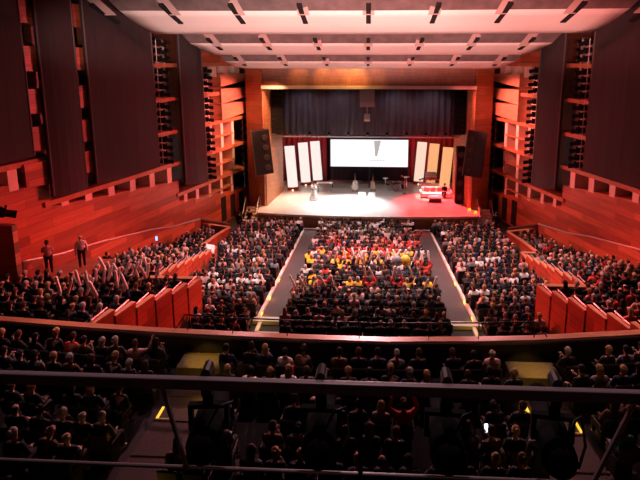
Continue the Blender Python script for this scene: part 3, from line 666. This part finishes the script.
# ================================================================== FOREGROUND RAIL WITH LANTERNS
root = empty('lighting_rail', (0, 2.0, 11.378)); tag(root, 'dark metal lighting rail crossing the foreground with diagonal braces', 'railing')
m = MB(); m.box(-2.6, 2.6, -.016, .016, .445, .50); bevel(m.build('top_rail', M['rail'], root), .007)
m = MB(); m.tube([(-2.6, 0, .03), (2.6, 0, .03)], .009, 8); m.build('lower_rail', M['rail'], root, True)
for x0, x1 in ((-.93, -.83), (1.18, 1.02)):
    MB().tube([(x0, 0, .45), (x1, -.02, .04)], .011, 6).build('brace', M['rail'], root)
for x in (-2.2, -.02, 1.9): MB().tube([(x, 0, -.3), (x, 0, .46)], .012, 6).build('post', M['black'], root)
def rail_lantern(x, yaw, lab, sc=1.0):
    r = empty('rail_lantern', (x, 2.06, 11.60), (-.05, 0, yaw)); r.scale = (sc*.82,)*3; tag(r, lab, 'stage light', 'lanterns hung on the foreground rail')
    MB().tube([(0, -.22, -.02), (0, -.17, -.02), (0, .10, 0), (0, .14, 0), (0, .36, 0), (0, .38, 0)], [.075, .095, .09, .062, .066, .075], 14).build('barrel', M['matte'], r, True)
    m = MB(); m.box(-.115, -.09, -.02, .02, -.03, .12); m.box(.09, .115, -.02, .02, -.03, .12); m.box(-.115, .115, -.02, .02, .10, .125); m.box(-.03, .03, -.02, .02, .12, .2); m.build('yoke', M['matte'], r)
    m = MB(); m.box(-.03, .03, -.05, .05, .2, .33); m.tube([(0, -.05, .335), (0, .05, .335)], .026, 8); m.build('clamp', M['black'], r)
    MB().tube([(0, .375, 0), (0, .385, 0)], .062, 14).build('lens', M['lens'], r)
    MB().tube([(0, -.2, .05), (.08, -.12, .18), (.14, -.02, .14), (.16, -.06, .0), (.1, -.16, -.06)], .008, 6).build('cable', M['black'], r, True)
rail_lantern(-.74, .1, 'black lantern hung on the foreground rail, first from the left')
rail_lantern(-.205, 0, 'black lantern hung on the foreground rail, second from the left')
rail_lantern(.37, -.05, 'black lantern hung on the foreground rail, third from the left')
rail_lantern(.86, -.12, 'black lantern hung on the foreground rail, rightmost of four')

# ================================================================== PEOPLE
def skinned(nodes, edges, sub=1):
    """one continuous surface grown round a skeleton; nodes = (x, y, z, radius)"""
    me = bpy.data.meshes.new('skeleton'); me.from_pydata([n[:3] for n in nodes], edges, [])
    ob = bpy.data.objects.new('skeleton', me); COL.objects.link(ob)
    md = ob.modifiers.new('skin', 'SKIN'); md.use_smooth_shade = True
    if not me.skin_vertices: 
        bm = bmesh.new(); bm.from_mesh(me); bm.verts.layers.skin.verify(); bm.to_mesh(me); bm.free()
    sk = me.skin_vertices[0].data
    for i, n in enumerate(nodes):
        sk[i].radius = (n[3], n[4] if len(n) > 4 else n[3]); sk[i].use_root = (i == 0)
    if sub: q = ob.modifiers.new('sub', 'SUBSURF'); q.levels = sub; q.render_levels = sub
    dg = bpy.context.evaluated_depsgraph_get(); ev = ob.evaluated_get(dg)
    out = bpy.data.meshes.new_from_object(ev)
    bpy.data.objects.remove(ob); 
    vs = [tuple(v.co) for v in out.vertices]; fs = [tuple(p.vertices) for p in out.polygons]
    bpy.data.meshes.remove(out)
    return vs, fs
def skeleton(pose):
    """returns nodes dict for a figure; seated figures have the seat at z 0.45 and face +Y"""
    st = pose.get('stand', False)
    hz = .92 if st else .55
    lean = pose.get('lean', (0, 0)); lx, ly = lean
    n = {}
    n['pelvis'] = (0, 0, hz, .145, .12)
    n['waist'] = (lx*.3, -.03 + ly*.3, hz + .17, .13, .11)
    n['chest'] = (lx*.7, -.03 + ly*.7, hz + .36, .155, .12)
    n['collar'] = (lx*.95, -.01 + ly*.95, hz + .475, .07)
    n['neck'] = (lx*1.05, .005 + ly*1.05, hz + .53, .052)
    hx, hy = pose.get('head', (0, 0))
    n['jaw'] = (lx*1.1 + hx*.5, .03 + ly*1.1 + hy*.5, hz + .60, .07, .078)
    n['brow'] = (lx*1.15 + hx, .025 + ly*1.15 + hy, hz + .68, .078, .092)
    n['crown'] = (lx*1.15 + hx, .015 + ly*1.15 + hy, hz + .735, .06, .07)
    for s, k in ((-1, 'L'), (1, 'R')):
        n['sh' + k] = (s*.185 + lx*.85, -.02 + ly*.85, hz + .42, .062)
        el, wr = pose['arms'][0 if s < 0 else 1]
        n['el' + k] = (s*el[0] + lx*.6, el[1] + ly*.5, hz + el[2], .045)
        n['wr' + k] = (s*wr[0] + lx*.4, wr[1] + ly*.3, hz + wr[2], .03)
        d = (Vector(n['wr' + k][:3]) - Vector(n['el' + k][:3])).normalized()
        p = Vector(n['wr' + k][:3]) + d*.075
        n['pm' + k] = (p.x, p.y, p.z, .036, .022)
        n['hip' + k] = (s*.095, .02, hz - .03, .09)
        if st:
            n['kn' + k] = (s*.10, .03 + s*pose.get('step', 0), .49, .062); n['an' + k] = (s*.105, -.02 + s*pose.get('step', 0)*1.6, .09, .042); n['to' + k] = (s*.125, .13 + s*pose.get('step', 0)*1.6, .045, .04)
        else:
            n['kn' + k] = (s*.12, .44, hz - .0, .066); n['an' + k] = (s*.11, .42, .09, .043); n['to' + k] = (s*.125, .58, .045, .04)
    return n
EDGE = [('pelvis', 'waist'), ('waist', 'chest'), ('chest', 'collar'), ('collar', 'neck'), ('neck', 'jaw'), ('jaw', 'brow'), ('brow', 'crown')]
for k in 'LR': EDGE += [('chest', 'sh' + k), ('sh' + k, 'el' + k), ('el' + k, 'wr' + k), ('wr' + k, 'pm' + k), ('pelvis', 'hip' + k), ('hip' + k, 'kn' + k), ('kn' + k, 'an' + k), ('an' + k, 'to' + k)]
def part_skin(n, names, grow, sub):
    ed = [(a, b) for a, b in EDGE if a in names and b in names]; idx = {k: i for i, k in enumerate(names)}
    nodes = []
    for k in names:
        q = n[k]; r0 = q[3]; r1 = q[4] if len(q) > 4 else q[3]
        nodes.append((q[0], q[1], q[2], r0 + grow, r1 + grow))
    return skinned(nodes, [(idx[a], idx[b]) for a, b in ed], sub)
HAIRS = ('short', 'long', 'bun', 'thin')
def hair_mb(n, style, res=1):
    m = MB(); c = n['brow']; nu, nv = (14, 7) if res else (8, 3)
    cx, cy, cz = c[0], c[1] - .012, c[2] + .012
    if style == 'thin': m.ball((cx, cy - .03, cz - .02), (.088, .085, .085), nu, nv, -.7, .45)
    else:
        m.ball((cx, cy, cz + .005), (.094, .108, .112), nu, nv, -.12, 1.0)
        m.ball((cx, cy - .03, cz - .01), (.092, .09, .11), nu, nv, -.85, .6)
    if style == 'long': m.ball((cx, cy - .055, cz - .14), (.10, .065, .18), nu, nv)
    if style == 'bun': m.ball((cx, cy - .10, cz + .07), .05, nu, nv)
    return m
def body_mb(n, sub):
    names = list(n.keys()); vs, fs = part_skin(n, ['pelvis'] + [k for k in names if k != 'pelvis'], 0.0, sub)
    m = MB(); m.mi = 0; m.add(vs, fs)
    for i, f in enumerate(m.f):
        if all(m.v[k][2] < .11 for k in f): m.m[i] = 1
    if sub:
        for k in 'LR':  # five fingers on each hand
            w, p = Vector(n['wr' + k][:3]), Vector(n['pm' + k][:3]); d = (p - w).normalized(); sd = 1 if k == 'R' else -1
            a = d.cross(Vector((0, 0, 1)))
            if a.length < .3: a = Vector((1, 0, 0))
            a.normalize(); b = d.cross(a)*(-1)
            for j, (off, ln) in enumerate(((-.027, .060), (-.009, .074), (.009, .070), (.026, .054))):
                q = p + a*off + d*.018; m.tube([q, q + d*ln*.55 + b*.004, q + d*ln - b*.014*(1 + .2*j)], [.0095, .009, .0065], 6)
            q = p - a*sd*.03 - d*.03; m.tube([q, q - a*sd*.028 + d*.02, q - a*sd*.032 + d*.052], [.012, .011, .008], 6)
        c = n['brow']; j = n['jaw']
        fy = max(c[1] + .088, j[1] + .07)
        m.hexa([(c[0] - .016, fy - .03, c[2] - .055), (c[0] + .016, fy - .03, c[2] - .055), (c[0] + .012, fy + .018, c[2] - .05), (c[0] - .012, fy + .018, c[2] - .05),
                (c[0] - .008, fy - .03, c[2] + .005), (c[0] + .008, fy - .03, c[2] + .005), (c[0] + .006, fy - .004, c[2] + .005), (c[0] - .006, fy - .004, c[2] + .005)])
        for s in (-1, 1): m.ball((c[0] + s*.083, c[1] - .005, c[2] - .03), (.014, .024, .034), 8, 4)
        m.mi = 2
        for s in (-1, 1): m.ball((c[0] + s*.032, fy - .012, c[2] - .004), (.013, .010, .008), 8, 4)
        m.mi = 3; m.ball((j[0], j[1] + .073, j[2] - .005), (.024, .010, .007), 8, 4)
    return m
SHIRT = ['pelvis', 'waist', 'chest', 'collar', 'shL', 'elL', 'wrL', 'shR', 'elR', 'wrR']
TROUS = ['pelvis', 'hipL', 'knL', 'anL', 'hipR', 'knR', 'anR']
A_LAP = ((.215, .06, .16), (.09, .30, .12)); A_CLAP = ((.22, .10, .18), (.05, .30, .34)); A_UP = ((.34, .06, .52), (.24, .14, .78)); A_FACE = ((.22, .20, .22), (.06, .16, .52)); A_REST = ((.225, -.02, .17), (.21, .24, .12)); A_PHONE = ((.215, .10, .17), (.10, .34, .30)); A_HANG = ((.25, -.03, .12), (.25, .04, -.14)); A_WIDE = ((.40, .04, .45), (.46, .12, .72))
POSES = [
    ('seated', dict(arms=(A_LAP, A_LAP))), ('seated leaning left', dict(arms=(A_REST, A_LAP), lean=(-.05, .02), head=(-.02, 0))), ('seated clapping', dict(arms=(A_CLAP, A_CLAP), lean=(0, .03))),
    ('seated with hand to face', dict(arms=(A_LAP, A_FACE), lean=(.05, .06))), ('seated leaning forward', dict(arms=(A_LAP, A_LAP), lean=(.02, .16), head=(0, .02))), ('seated leaning right', dict(arms=(A_LAP, A_REST), lean=(.05, 0), head=(.02, 0))),
    ('with both arms raised', dict(arms=(A_UP, A_UP))), ('with one arm raised', dict(arms=(A_LAP, A_WIDE), lean=(-.04, 0))), ('holding a phone', dict(arms=(A_REST, A_PHONE), head=(.01, .03)))]
STAND = [('standing', dict(stand=True, arms=(A_HANG, A_HANG), step=.03)), ('standing with hands clasped', dict(stand=True, arms=(A_CLAP, A_CLAP)))]
PROTO = {}
def proto(i, stand=False):
    key = (i, stand)
    if key in PROTO: return PROTO[key]
    nm, p = (STAND if stand else POSES)[i]; n = skeleton(p)
    body = body_mb(n, 1).mesh('person_body', [M['skin'], M['shoe'], M['eye'], M['mouth']], True)
    def mk(names, g, nme):
        vs, fs = part_skin(n, names, g, 1); m = MB(); m.add(vs, fs); return m.mesh(nme, M['cloth'], True)
    sh = mk(SHIRT, .018, 'top'); tr = mk(TROUS, .014, 'trousers')
    hr = {h: hair_mb(n, h).mesh('hair_' + h, M['cloth'], True) for h in HAIRS}
    PROTO[key] = (nm, n, body, sh, tr, hr); return PROTO[key]
SKIN = [(.50, .27, .19), (.58, .33, .24), (.42, .22, .15), (.30, .15, .09), (.55, .32, .24)]
HAIR = [('dark', (.012, .009, .008)), ('brown', (.06, .028, .015)), ('blond', (.38, .24, .11)), ('grey', (.33, .30, .29)), ('dark', (.015, .011, .01)), ('brown', (.09, .04, .022))]
TOPS = [('black jacket', (.010, .009, .011)), ('black jacket', (.013, .011, .013)), ('dark grey top', (.04, .036, .04)), ('navy top', (.014, .018, .05)), ('grey top', (.16, .145, .15)), ('white shirt', (.68, .62, .6)), ('pale pink top', (.55, .3, .28)), ('red top', (.42, .03, .025)), ('brown jacket', (.09, .045, .025)), ('yellow shirt', (.75, .42, .03)), ('teal top', (.02, .16, .18))]
def person(i, loc, rz, top, hair, hst, skin, label, group=None, sc=1.0, stand=False, name='person'):
    nm, n, body, sh, tr, hr = proto(i, stand)
    o = bpy.data.objects.new(name, body); COL.objects.link(o); o.location = loc; o.rotation_euler = (0, 0, rz); o.scale = (sc,)*3; o.color = (*skin, 1)
    tag(o, label, 'person', group)
    for nme, me, c in (('hair', hr[hst], hair), ('top', sh, top), ('trousers', tr, (.016, .015, .02))):
        q = bpy.data.objects.new(nme, me); COL.objects.link(q); q.parent = o; q.color = (*c, 1)
    return o

# ---- theatre seat prototype (parts as meshes shared by every seat)
def mesh_of(fn, name, mt, bev=.02):
    m = MB(); fn(m); me = m.mesh(name, mt)
    bm = bmesh.new(); bm.from_mesh(me); bmesh.ops.bevel(bm, geom=bm.edges[:], offset=bev, segments=1, affect='EDGES'); bm.to_mesh(me); bm.free(); return me
SEAT_PARTS = [
    ('backrest', mesh_of(lambda m: m.hexa([(-.23, -.16, .40), (.23, -.16, .40), (.23, -.10, .40), (-.23, -.10, .40), (-.22, -.25, .84), (.22, -.25, .84), (.22, -.18, .84), (-.22, -.18, .84)]), 'backrest', M['seat'], .025)),
    ('cushion', mesh_of(lambda m: m.box(-.22, .22, -.12, .38, .33, .43), 'cushion', M['seat'], .03)),
    ('armrest', mesh_of(lambda m: m.box(-.265, -.235, -.12, .28, .56, .60), 'armrest', M['seat_wood'], .008)),
    ('armrest', mesh_of(lambda m: m.box(.235, .265, -.12, .28, .56, .60), 'armrest', M['seat_wood'], .008)),
    ('pedestal', mesh_of(lambda m: m.box(-.2, .2, -.08, .16, .0, .33), 'pedestal', M['black'], .01))]
def seat(loc, rz, label, group):
    o = empty('theatre_seat', loc, (0, 0, rz)); tag(o, label, 'seat', group)
    for nme, me in SEAT_PARTS:
        q = bpy.data.objects.new(nme, me); COL.objects.link(q); q.parent = o
    return o

# ---- every place in the house: (loc, facing, block text, seat ordinal, row ordinal, section key, tint set)
PLACES = []
rnd = random.Random(11)
def fill(y, zf, xs, sec, row, ref, facing=lambda x, y: 0.0):
    for k, x in enumerate(xs):
        PLACES.append(dict(x=x, y=y + (rim_off(x) if 'mezz' in sec else 0), z=zf, rz=facing(x, y), sec=sec, row=row, k=k + 1, ref=ref))
def frange(a, b, st):
    n = max(0, int((b - a)/st + 1.001)); return [a + i*st for i in range(n)]
toward = lambda x, y: math.atan2(x*.55, 44 - y)
def rim_off(x): return lerp(x, [q[0] for q in RIM], [q[1] for q in RIM]) - 13.78
for i, (y, h) in enumerate(MROWS):
    jit = .25*(i % 2)
    fill(y, MF[i], frange(-11.6 + jit, -5.85, .54), 'left mezzanine block', i + 1, 'left', toward)
    fill(y, MF[i], frange(-3.95 + jit, 3.95, .54), 'centre mezzanine block', i + 1, 'left', toward)
    fill(y, MF[i], frange(5.85 - jit*.5, 10.2, .54), 'right mezzanine block', i + 1, 'left', toward)
for s, sd in ((-1, 'left'), (1, 'right')):
    for j in range(24):
        y = 33.5 - j*.86
        if y < 14.9: break
        if abs(y - 29.0) < .5 or abs(y - 20.6) < .4: continue
        i0 = 10.75 if y > 29.2 else (10.05 if y > 20.5 else 7.5 + max(0, 20.4 - y)*.25 + .55)
        i1 = min(lerp(y, [14, 20.9, 23, 25.5, 29.5, 31.4, 34.6], [16.6, 15.9, 15.4, 14.75, 13.65, 13.1, 12.3]) - .5, 15.6)
        xs = [s*x for x in frange(i0, i1, .52)]
        if s < 0 and 20.7 < y < 24.3: xs = [x for x in xs if abs(x) < 12.95]
        fill(y, box_z(y), xs, sd + ' side gallery', j + 1, 'parapet', toward)
for j in range(22):
    y = 36.5 - j*.86
    jit = .24*(j % 2)
    fill(y, floor_z(y), frange(-3.42 + jit*.6, 3.42, .485), 'centre', j + 1, 'left', toward)
    for s, sd in ((-1, 'left'), (1, 'right')):
        b = 9.5 if y > 34.5 else (9.5 if y > 29.2 else (8.95 if y > 20.6 else 7.2))
        if y < 35.6 or True: fill(y, floor_z(y), [s*x for x in frange(5.25 + jit, b, .485)], sd + ' stalls', j + 1, 'aisle', toward)
keep = []
for p in PLACES:
    a, b, d = px((p['x'], p['y'], p['z'] + 1.2))
    if -6 < a < 646 and b < 486: p['px'], p['py'], p['d'] = a, b, d; keep.append(p)
# a few seats are empty
keep = [p for p in keep if rnd.random() > (.16 if 'mezz' in p['sec'] and p['row'] > 2 else .05)]
keep.sort(key=lambda p: p['d'])
NEAR = keep[:300]; FAR = keep[300:]
rowname = {1: 'front', 2: 'second', 3: 'third', 4: 'fourth', 5: 'fifth'}
# re-number within the block and row so the ordinals count people in view
cnt = {}
for p in sorted(NEAR, key=lambda p: (p['sec'], p['row'], p['px'] if p['ref'] == 'left' else (-p['px'] if p['sec'].startswith('left') else p['px']))):
    key = (p['sec'], p['row']); cnt[key] = cnt.get(key, 0) + 1; p['n'] = cnt[key]
rows_near = {}
for p in NEAR: rows_near.setdefault(p['sec'], set()).add(p['row'])
def place_text(p):
    if 'mezz' in p['sec']: return '%s from left, %s row of %s' % (ORD[p['n']], rowname[p['row']], p['sec'])
    rs = sorted(rows_near[p['sec']], reverse=True); r = rs.index(p['row']) + 1
    if 'gallery' in p['sec']: return '%s from parapet, %s row from rear of %s' % (ORD[p['n']], ORD[r], p['sec'])
    return '%s from %s, %s row from rear of %s' % (ORD[p['n']], 'left' if p['sec'] == 'centre' else 'aisle', ORD[r], 'centre stalls' if p['sec'] == 'centre' else p['sec'])
def choose(p, r):
    y = p['y']; t = r.random(); stick = False
    if p['sec'] == 'centre':
        if y > 33.2: ti = r.choice([5, 6, 4, 0, 5, 8, 0, 1])
        elif y > 28.8: ti = r.choice([7, 7, 0, 0, 6, 1, 7, 3, 1])
        elif y > 23.0: ti = r.choice([9, 0, 0, 1, 5, 1, 2, 7, 0, 3, 9])
        else: ti = r.choice([0, 1, 0, 1, 2, 6, 3])
        stick = (20.8 < y < 27.0 and r.random() < .2)
    elif 'gallery' in p['sec']: 
        ti = r.choice([0, 1, 2, 0, 1, 3, 4, 6, 8, 1, 0, 7 if p['sec'][0] == 'r' else 0])
        stick = (p['sec'][0] == 'l' and 15.6 < y < 20.4 and 7.8 < -p['x'] < 11.6 and r.random() < .40)
    elif 'mezz' in p['sec']: ti = r.choice([0, 1, 0, 1, 2, 3, 0, 8, 4])
    else: ti = r.choice([0, 1, 0, 2, 3, 5, 6, 0, 1, 4, 8])
    pose = 6 if stick else r.choice([0, 0, 1, 2, 3, 4, 5, 0, 8, 5, 1])
    if not stick and p['sec'] == 'centre' and r.random() < .12: pose = 7
    hi = r.choice(range(6)); hs = r.choice(['short', 'short', 'long', 'short', 'thin', 'bun', 'long', 'short']); sk = r.choice(SKIN)
    return ti, pose, hi, hs, sk, stick
STICKS = []
def hands(n, o_loc, rz, sc):
    R = Matrix.Rotation(rz, 3, 'Z'); out = []
    for k in 'LR': out.append(Vector(o_loc) + R @ (Vector(n['pm' + k][:3])*sc))
    return out
rp = random.Random(5)
def jitter(p, r): return (p['x'] + r.uniform(-.05, .05), p['y'] + r.uniform(-.02, .03), p['z'] - .02)
SPECIAL = {}
def nearest(xp, yp, secs=None):
    best = min((q for q in NEAR if (secs is None or secs in q['sec'])), key=lambda q: (q['px'] - xp)**2 + (q['py'] - yp)**2); return id(best)
SPECIAL[nearest(282, 348, 'mezz')] = dict(ti=5, pose=0, hs='short', hi=0)
SPECIAL[nearest(138, 353, 'mezz')] = dict(ti=6, pose=7, hs='short', hi=1)
SPECIAL[nearest(255, 374, 'mezz')] = dict(ti=5, pose=5, hs='short', hi=0)
SPECIAL[nearest(277, 376, 'mezz')] = dict(ti=5, pose=0, hs='long', hi=2)
SPECIAL[nearest(500, 350, 'mezz')] = dict(ti=6, pose=0, hs='thin', hi=3)
SPECIAL[nearest(605, 430, 'mezz')] = dict(ti=10, pose=1, hs='long', hi=1)
SPECIAL[nearest(350, 398, 'mezz')] = dict(ti=0, pose=0, hs='long', hi=1)
SPECIAL[nearest(366, 396, 'mezz')] = dict(ti=0, pose=8, hs='short', hi=0, phone='blue')
SPECIAL[nearest(500, 425, 'mezz')] = dict(ti=8, pose=8, hs='short', hi=1, phone='white')
SPECIAL[nearest(405, 398, 'mezz')] = dict(ti=7, pose=6, hs='bun', hi=1)
SPECIAL[nearest(182, 405, 'mezz')] = dict(ti=4, pose=2, hs='short', hi=1)
SPECIAL[nearest(636, 322, 'gallery')] = dict(ti=7, pose=0, hs='long', hi=2)
SPECIAL[nearest(70, 322)] = dict(ti=7, pose=4, hs='short', hi=1)
PHONES = []
for p in NEAR:
    ti, pose, hi, hs, sk, stick = choose(p, rp)
    sp = SPECIAL.get(id(p))
    if sp: ti, pose, hs, hi = sp['ti'], sp['pose'], sp['hs'], sp['hi']; stick = False
    tn, tc = TOPS[ti]; loc = jitter(p, rp); rz = p['rz'] + rp.uniform(-.16, .16); sc = rp.uniform(.93, 1.02)
    txt = place_text(p)
    lab = 'person in %s%s, %s' % (tn, ' with arms raised' if pose in (6,) else '', txt)
    if len(lab.split()) > 16: lab = 'person in %s, %s' % (tn, txt)
    if len(lab.split()) > 16: lab = 'person, ' + txt
    g = 'audience seated in the ' + ('mezzanine' if 'mezz' in p['sec'] else ('side galleries' if 'gallery' in p['sec'] else 'stalls'))
    person(pose, loc, rz, tc, HAIR[hi][1], hs, sk, lab, g, sc)
    seat((p['x'], p['y'], p['z']), p['rz'], 'dark theatre seat, ' + txt, 'theatre seats in rows')
    if stick: STICKS += [(q, p) for q in hands(proto(pose)[1], loc, rz, sc)]
    if sp and 'phone' in sp: PHONES.append((hands(proto(pose)[1], loc, rz, sc)[1], rz, sp['phone']))

# ---- the rest of the audience: beyond the 300 nearest, one crowd mesh and one mesh of their seats
class Crowd:
    def __init__(self): self.v = []; self.f = []; self.c = []
    def put(self, vs, fs, mtx, col):
        b = len(self.v); self.v += [tuple(mtx @ Vector(q)) for q in vs]; self.f += [tuple(b + i for i in q) for q in fs]; self.c += [col]*len(vs)
low = {}
def low_parts(i):
    if i in low: return low[i]
    n = skeleton(POSES[i][1])
    b = body_mb(n, 0); sh = part_skin(n, SHIRT, .03, 0); tr = part_skin(n, TROUS, .025, 0)
    hr = {h: hair_mb(n, h, 0) for h in HAIRS}
    low[i] = (n, b, sh, tr, hr); return low[i]
cr = Crowd(); rc = random.Random(21); seats_m = MB()
for p in FAR:
    ti, pose, hi, hs, sk, stick = choose(p, rc); n, b, sh, tr, hr = low_parts(pose)
    loc = jitter(p, rc); rz = p['rz'] + rc.uniform(-.25, .25); sc = rc.uniform(.86, .96)
    mtx = Matrix.Translation(loc) @ Matrix.Rotation(rz, 4, 'Z') @ Matrix.Scale(sc, 4)
    cr.put(b.v, b.f, mtx, (*sk, 1)); cr.put(sh[0], sh[1], mtx, (*TOPS[ti][1], 1)); cr.put(tr[0], tr[1], mtx, (.016, .015, .02, 1)); cr.put(hr[hs].v, hr[hs].f, mtx, (*HAIR[hi][1], 1))
    if stick: STICKS += [(q, p) for q in hands(n, loc, rz, sc)]
    T = Matrix.Translation((p['x'], p['y'], p['z'])) @ Matrix.Rotation(p['rz'], 4, 'Z')
    for bx in ([(-.23, -.16, .40), (.23, -.16, .40), (.23, -.10, .40), (-.23, -.10, .40), (-.22, -.25, .80), (.22, -.25, .80), (.22, -.18, .80), (-.22, -.18, .80)],
               [(-.22, -.12, .33), (.22, -.12, .33), (.22, .38, .33), (-.22, .38, .33), (-.22, -.12, .43), (.22, -.12, .43), (.22, .38, .43), (-.22, .38, .43)],
               [(-.2, -.08, 0), (.2, -.08, 0), (.2, .16, 0), (-.2, .16, 0), (-.2, -.08, .33), (.2, -.08, .33), (.2, .16, .33), (-.2, .16, .33)]):
        seats_m.hexa([tuple(T @ Vector(q)) for q in bx])
me = bpy.data.meshes.new('audience_crowd'); me.from_pydata(cr.v, [], cr.f); me.materials.append(M['crowd'])
at = me.color_attributes.new('tint', 'FLOAT_COLOR', 'POINT'); at.data.foreach_set('color', [c for q in cr.c for c in q])
me.polygons.foreach_set('use_smooth', [True]*len(me.polygons)); me.update()
o = bpy.data.objects.new('audience_crowd', me); COL.objects.link(o); o['kind'] = 'stuff'
tag(o, 'distant seated audience filling the stalls and far side galleries', 'crowd')
o = seats_m.build('theatre_seating', M['seat']); o['kind'] = 'stuff'; tag(o, 'dark theatre seating under the distant audience in the stalls', 'seating')

# ---- inflated cheering sticks held up by the audience
SM = MB().tube([(0, 0, -.12), (0, 0, -.09), (0, 0, .0), (0, 0, .48), (0, 0, .55), (0, 0, .58)], [.02, .05, .058, .058, .045, .015], 8).mesh('cheering_stick', M['stick'], True)
rs = random.Random(3)
for sec, txt in (('gallery', 'left side gallery'), ('centre', 'centre stalls')):
    lst = sorted([(px(q)[0], q, p) for q, p in STICKS if sec in p['sec']], key=lambda t: t[0])
    if len(lst) > 40: lst = [lst[int(k*len(lst)/40)] for k in range(40)]
    for i, (xx, q, p) in enumerate(lst):
        o = bpy.data.objects.new('cheering_stick', SM); COL.objects.link(o); o.location = q + Vector((0, 0, .02)); o.rotation_euler = (rs.uniform(-.3, .3), (.12 + .3*rs.random())*(1 if i % 2 else -1), 0); o.scale = ((.95,)*3 if sec == 'centre' else (1.0,)*3)
        tag(o, 'white inflated cheering stick held up in the %s, %s from the left' % (txt, ORD[i + 1]), 'cheering stick', 'white cheering sticks in the ' + txt)
# ---- round hand signs on the centre stalls
for i, (x, y, mt, lab) in enumerate(((2.0, 24.2, 'yellow', 'big round yellow balloon held up in the centre stalls near right aisle'), (1.55, 24.1, 'grey', 'big round grey balloon beside the yellow one in the centre stalls'))):
    r = empty('balloon', (x, y, floor_z(y) + 1.72)); tag(r, lab, 'balloon')
    MB().ball((0, 0, .2), (.27, .27, .29), 14, 10).build('skin', M[mt], r, True); MB().tube([(0, 0, -.09), (0, 0, -.5)], .012, 5).build('handle', M['white'], r)
gq = min((q for q in FAR if 'left side gallery' == q['sec']), key=lambda q: (q['px'] - 153)**2 + (q['py'] - 240)**2)
PHONES.append((Vector((gq['x'] + .2, gq['y'] + .15, gq['z'] + 1.38)), PI, 'gallery'))
for q, rz, kind in PHONES:
    r = empty('phone', q + Vector((0, .06, .06)), (-.5, 0, rz)); tag(r, {'blue': 'glowing blue phone held by a person in the mezzanine', 'white': 'glowing white phone held by a person in the mezzanine', 'gallery': 'bright blue phone screen held up in the left side gallery'}[kind], 'phone')
    if kind == 'gallery': r.rotation_euler = (-.2, 0, .3); r.scale = (1.6,)*3
    MB().box(-.045, .045, 0, .01, -.09, .09).build('case', M['black'], r); MB().box(-.04, .04, -.003, 0, -.083, .083).build('display', M['phone' if kind == 'white' else 'phone_blue'], r)
# ---- white cloth over a gallery corner, red scarf on a seat back
m = MB(); m.sheet([[(-10.5, 29.4, 1.86), (-10.2, 29.3, 1.88), (-9.8, 29.2, 1.86)], [(-10.3, 29.15, 1.87), (-9.95, 29.12, 1.89), (-9.5, 29.05, 1.87)], [(-10.0, 28.6, 1.88), (-9.7, 28.55, 1.89), (-9.35, 28.5, 1.83)], [(-9.7, 28.25, 1.88), (-9.45, 28.2, 1.84), (-9.28, 28.15, 1.5)]])
o = m.build('banner_cloth', M['white'], None, True); q = o.modifiers.new('thick', 'SOLIDIFY'); q.thickness = .02
tag(o, 'white cloth draped over the corner of the left side gallery parapet', 'cloth')

r = empty('scarf', (-2.13, 12.56, MF[0])); tag(r, 'red scarf hanging over a seat back behind person in white, front mezzanine row', 'scarf')
for sx in (-.13, .03):
    m = MB(); m.sheet([[(sx, .10, .80), (sx + .08, .10, .80)], [(sx, .03, .89), (sx + .08, .03, .89)], [(sx, -.045, .86), (sx + .08, -.045, .86)], [(sx + .01, -.05, .6), (sx + .09, -.05, .6)], [(sx + .02, -.03, .42), (sx + .1, -.03, .42)]])
    q_ = m.build('scarf_end', M['flower'], r, True); q = q_.modifiers.new('thick', 'SOLIDIFY'); q.thickness = .012
# ---- ushers and performers
ST = [(0, (-14.05, 22.5, 3.15), 'white shirt', 0, 'usher in white shirt standing at the back of the left side gallery', 'thin', 3, 3),
      (0, (-15.0, 21.4, 3.27), 'pale pink top', 1, 'person in pale top standing at far left behind gallery seats', 'short', 1, 3),
      (0, (-9.85, 36.3), 'black jacket', 0, 'person in black standing by the left stage steps, farther from stage', 'short', 0, 0),
      (0, (-9.3, 37.3), 'black jacket', 1, 'person in black standing by the left stage steps, nearer the stage', 'short', 1, 0),
      (0, (10.0, 37.4), 'black jacket', 0, 'person in black standing beside the right doorways', 'thin', 1, 0)]
td = dict(TOPS)
for f, pos, tn, i, lab, hst, hi, fx in ST:
    x, y = pos[:2]; z = pos[2] if len(pos) > 2 else floor_z(y)
    person(i, (x, y, z), .6 if fx else rs.uniform(-.4, .4), td[tn], HAIR[hi][1], hst, SKIN[1], lab, None, 1.0, True)
p_ = person(1, (-4.75, 42.6, 1.0), PI + .2, (.85, .82, .8), HAIR[1][1], 'long', SKIN[1], 'person in a long white gown standing on the left of the stage', None, 1.0, True)
gown = MB().tube([(0, 0, .03), (0, 0, .5), (0, 0, .95), (0, -.02, 1.1)], [.42, .30, .19, .14], 18).build('gown', M['white'], p_, True)
person(0, (7.0, 43.75, 1.02), PI - .3, td['black jacket'], HAIR[0][1], 'short', SKIN[0], 'person in black seated on the right end of the white sofa')
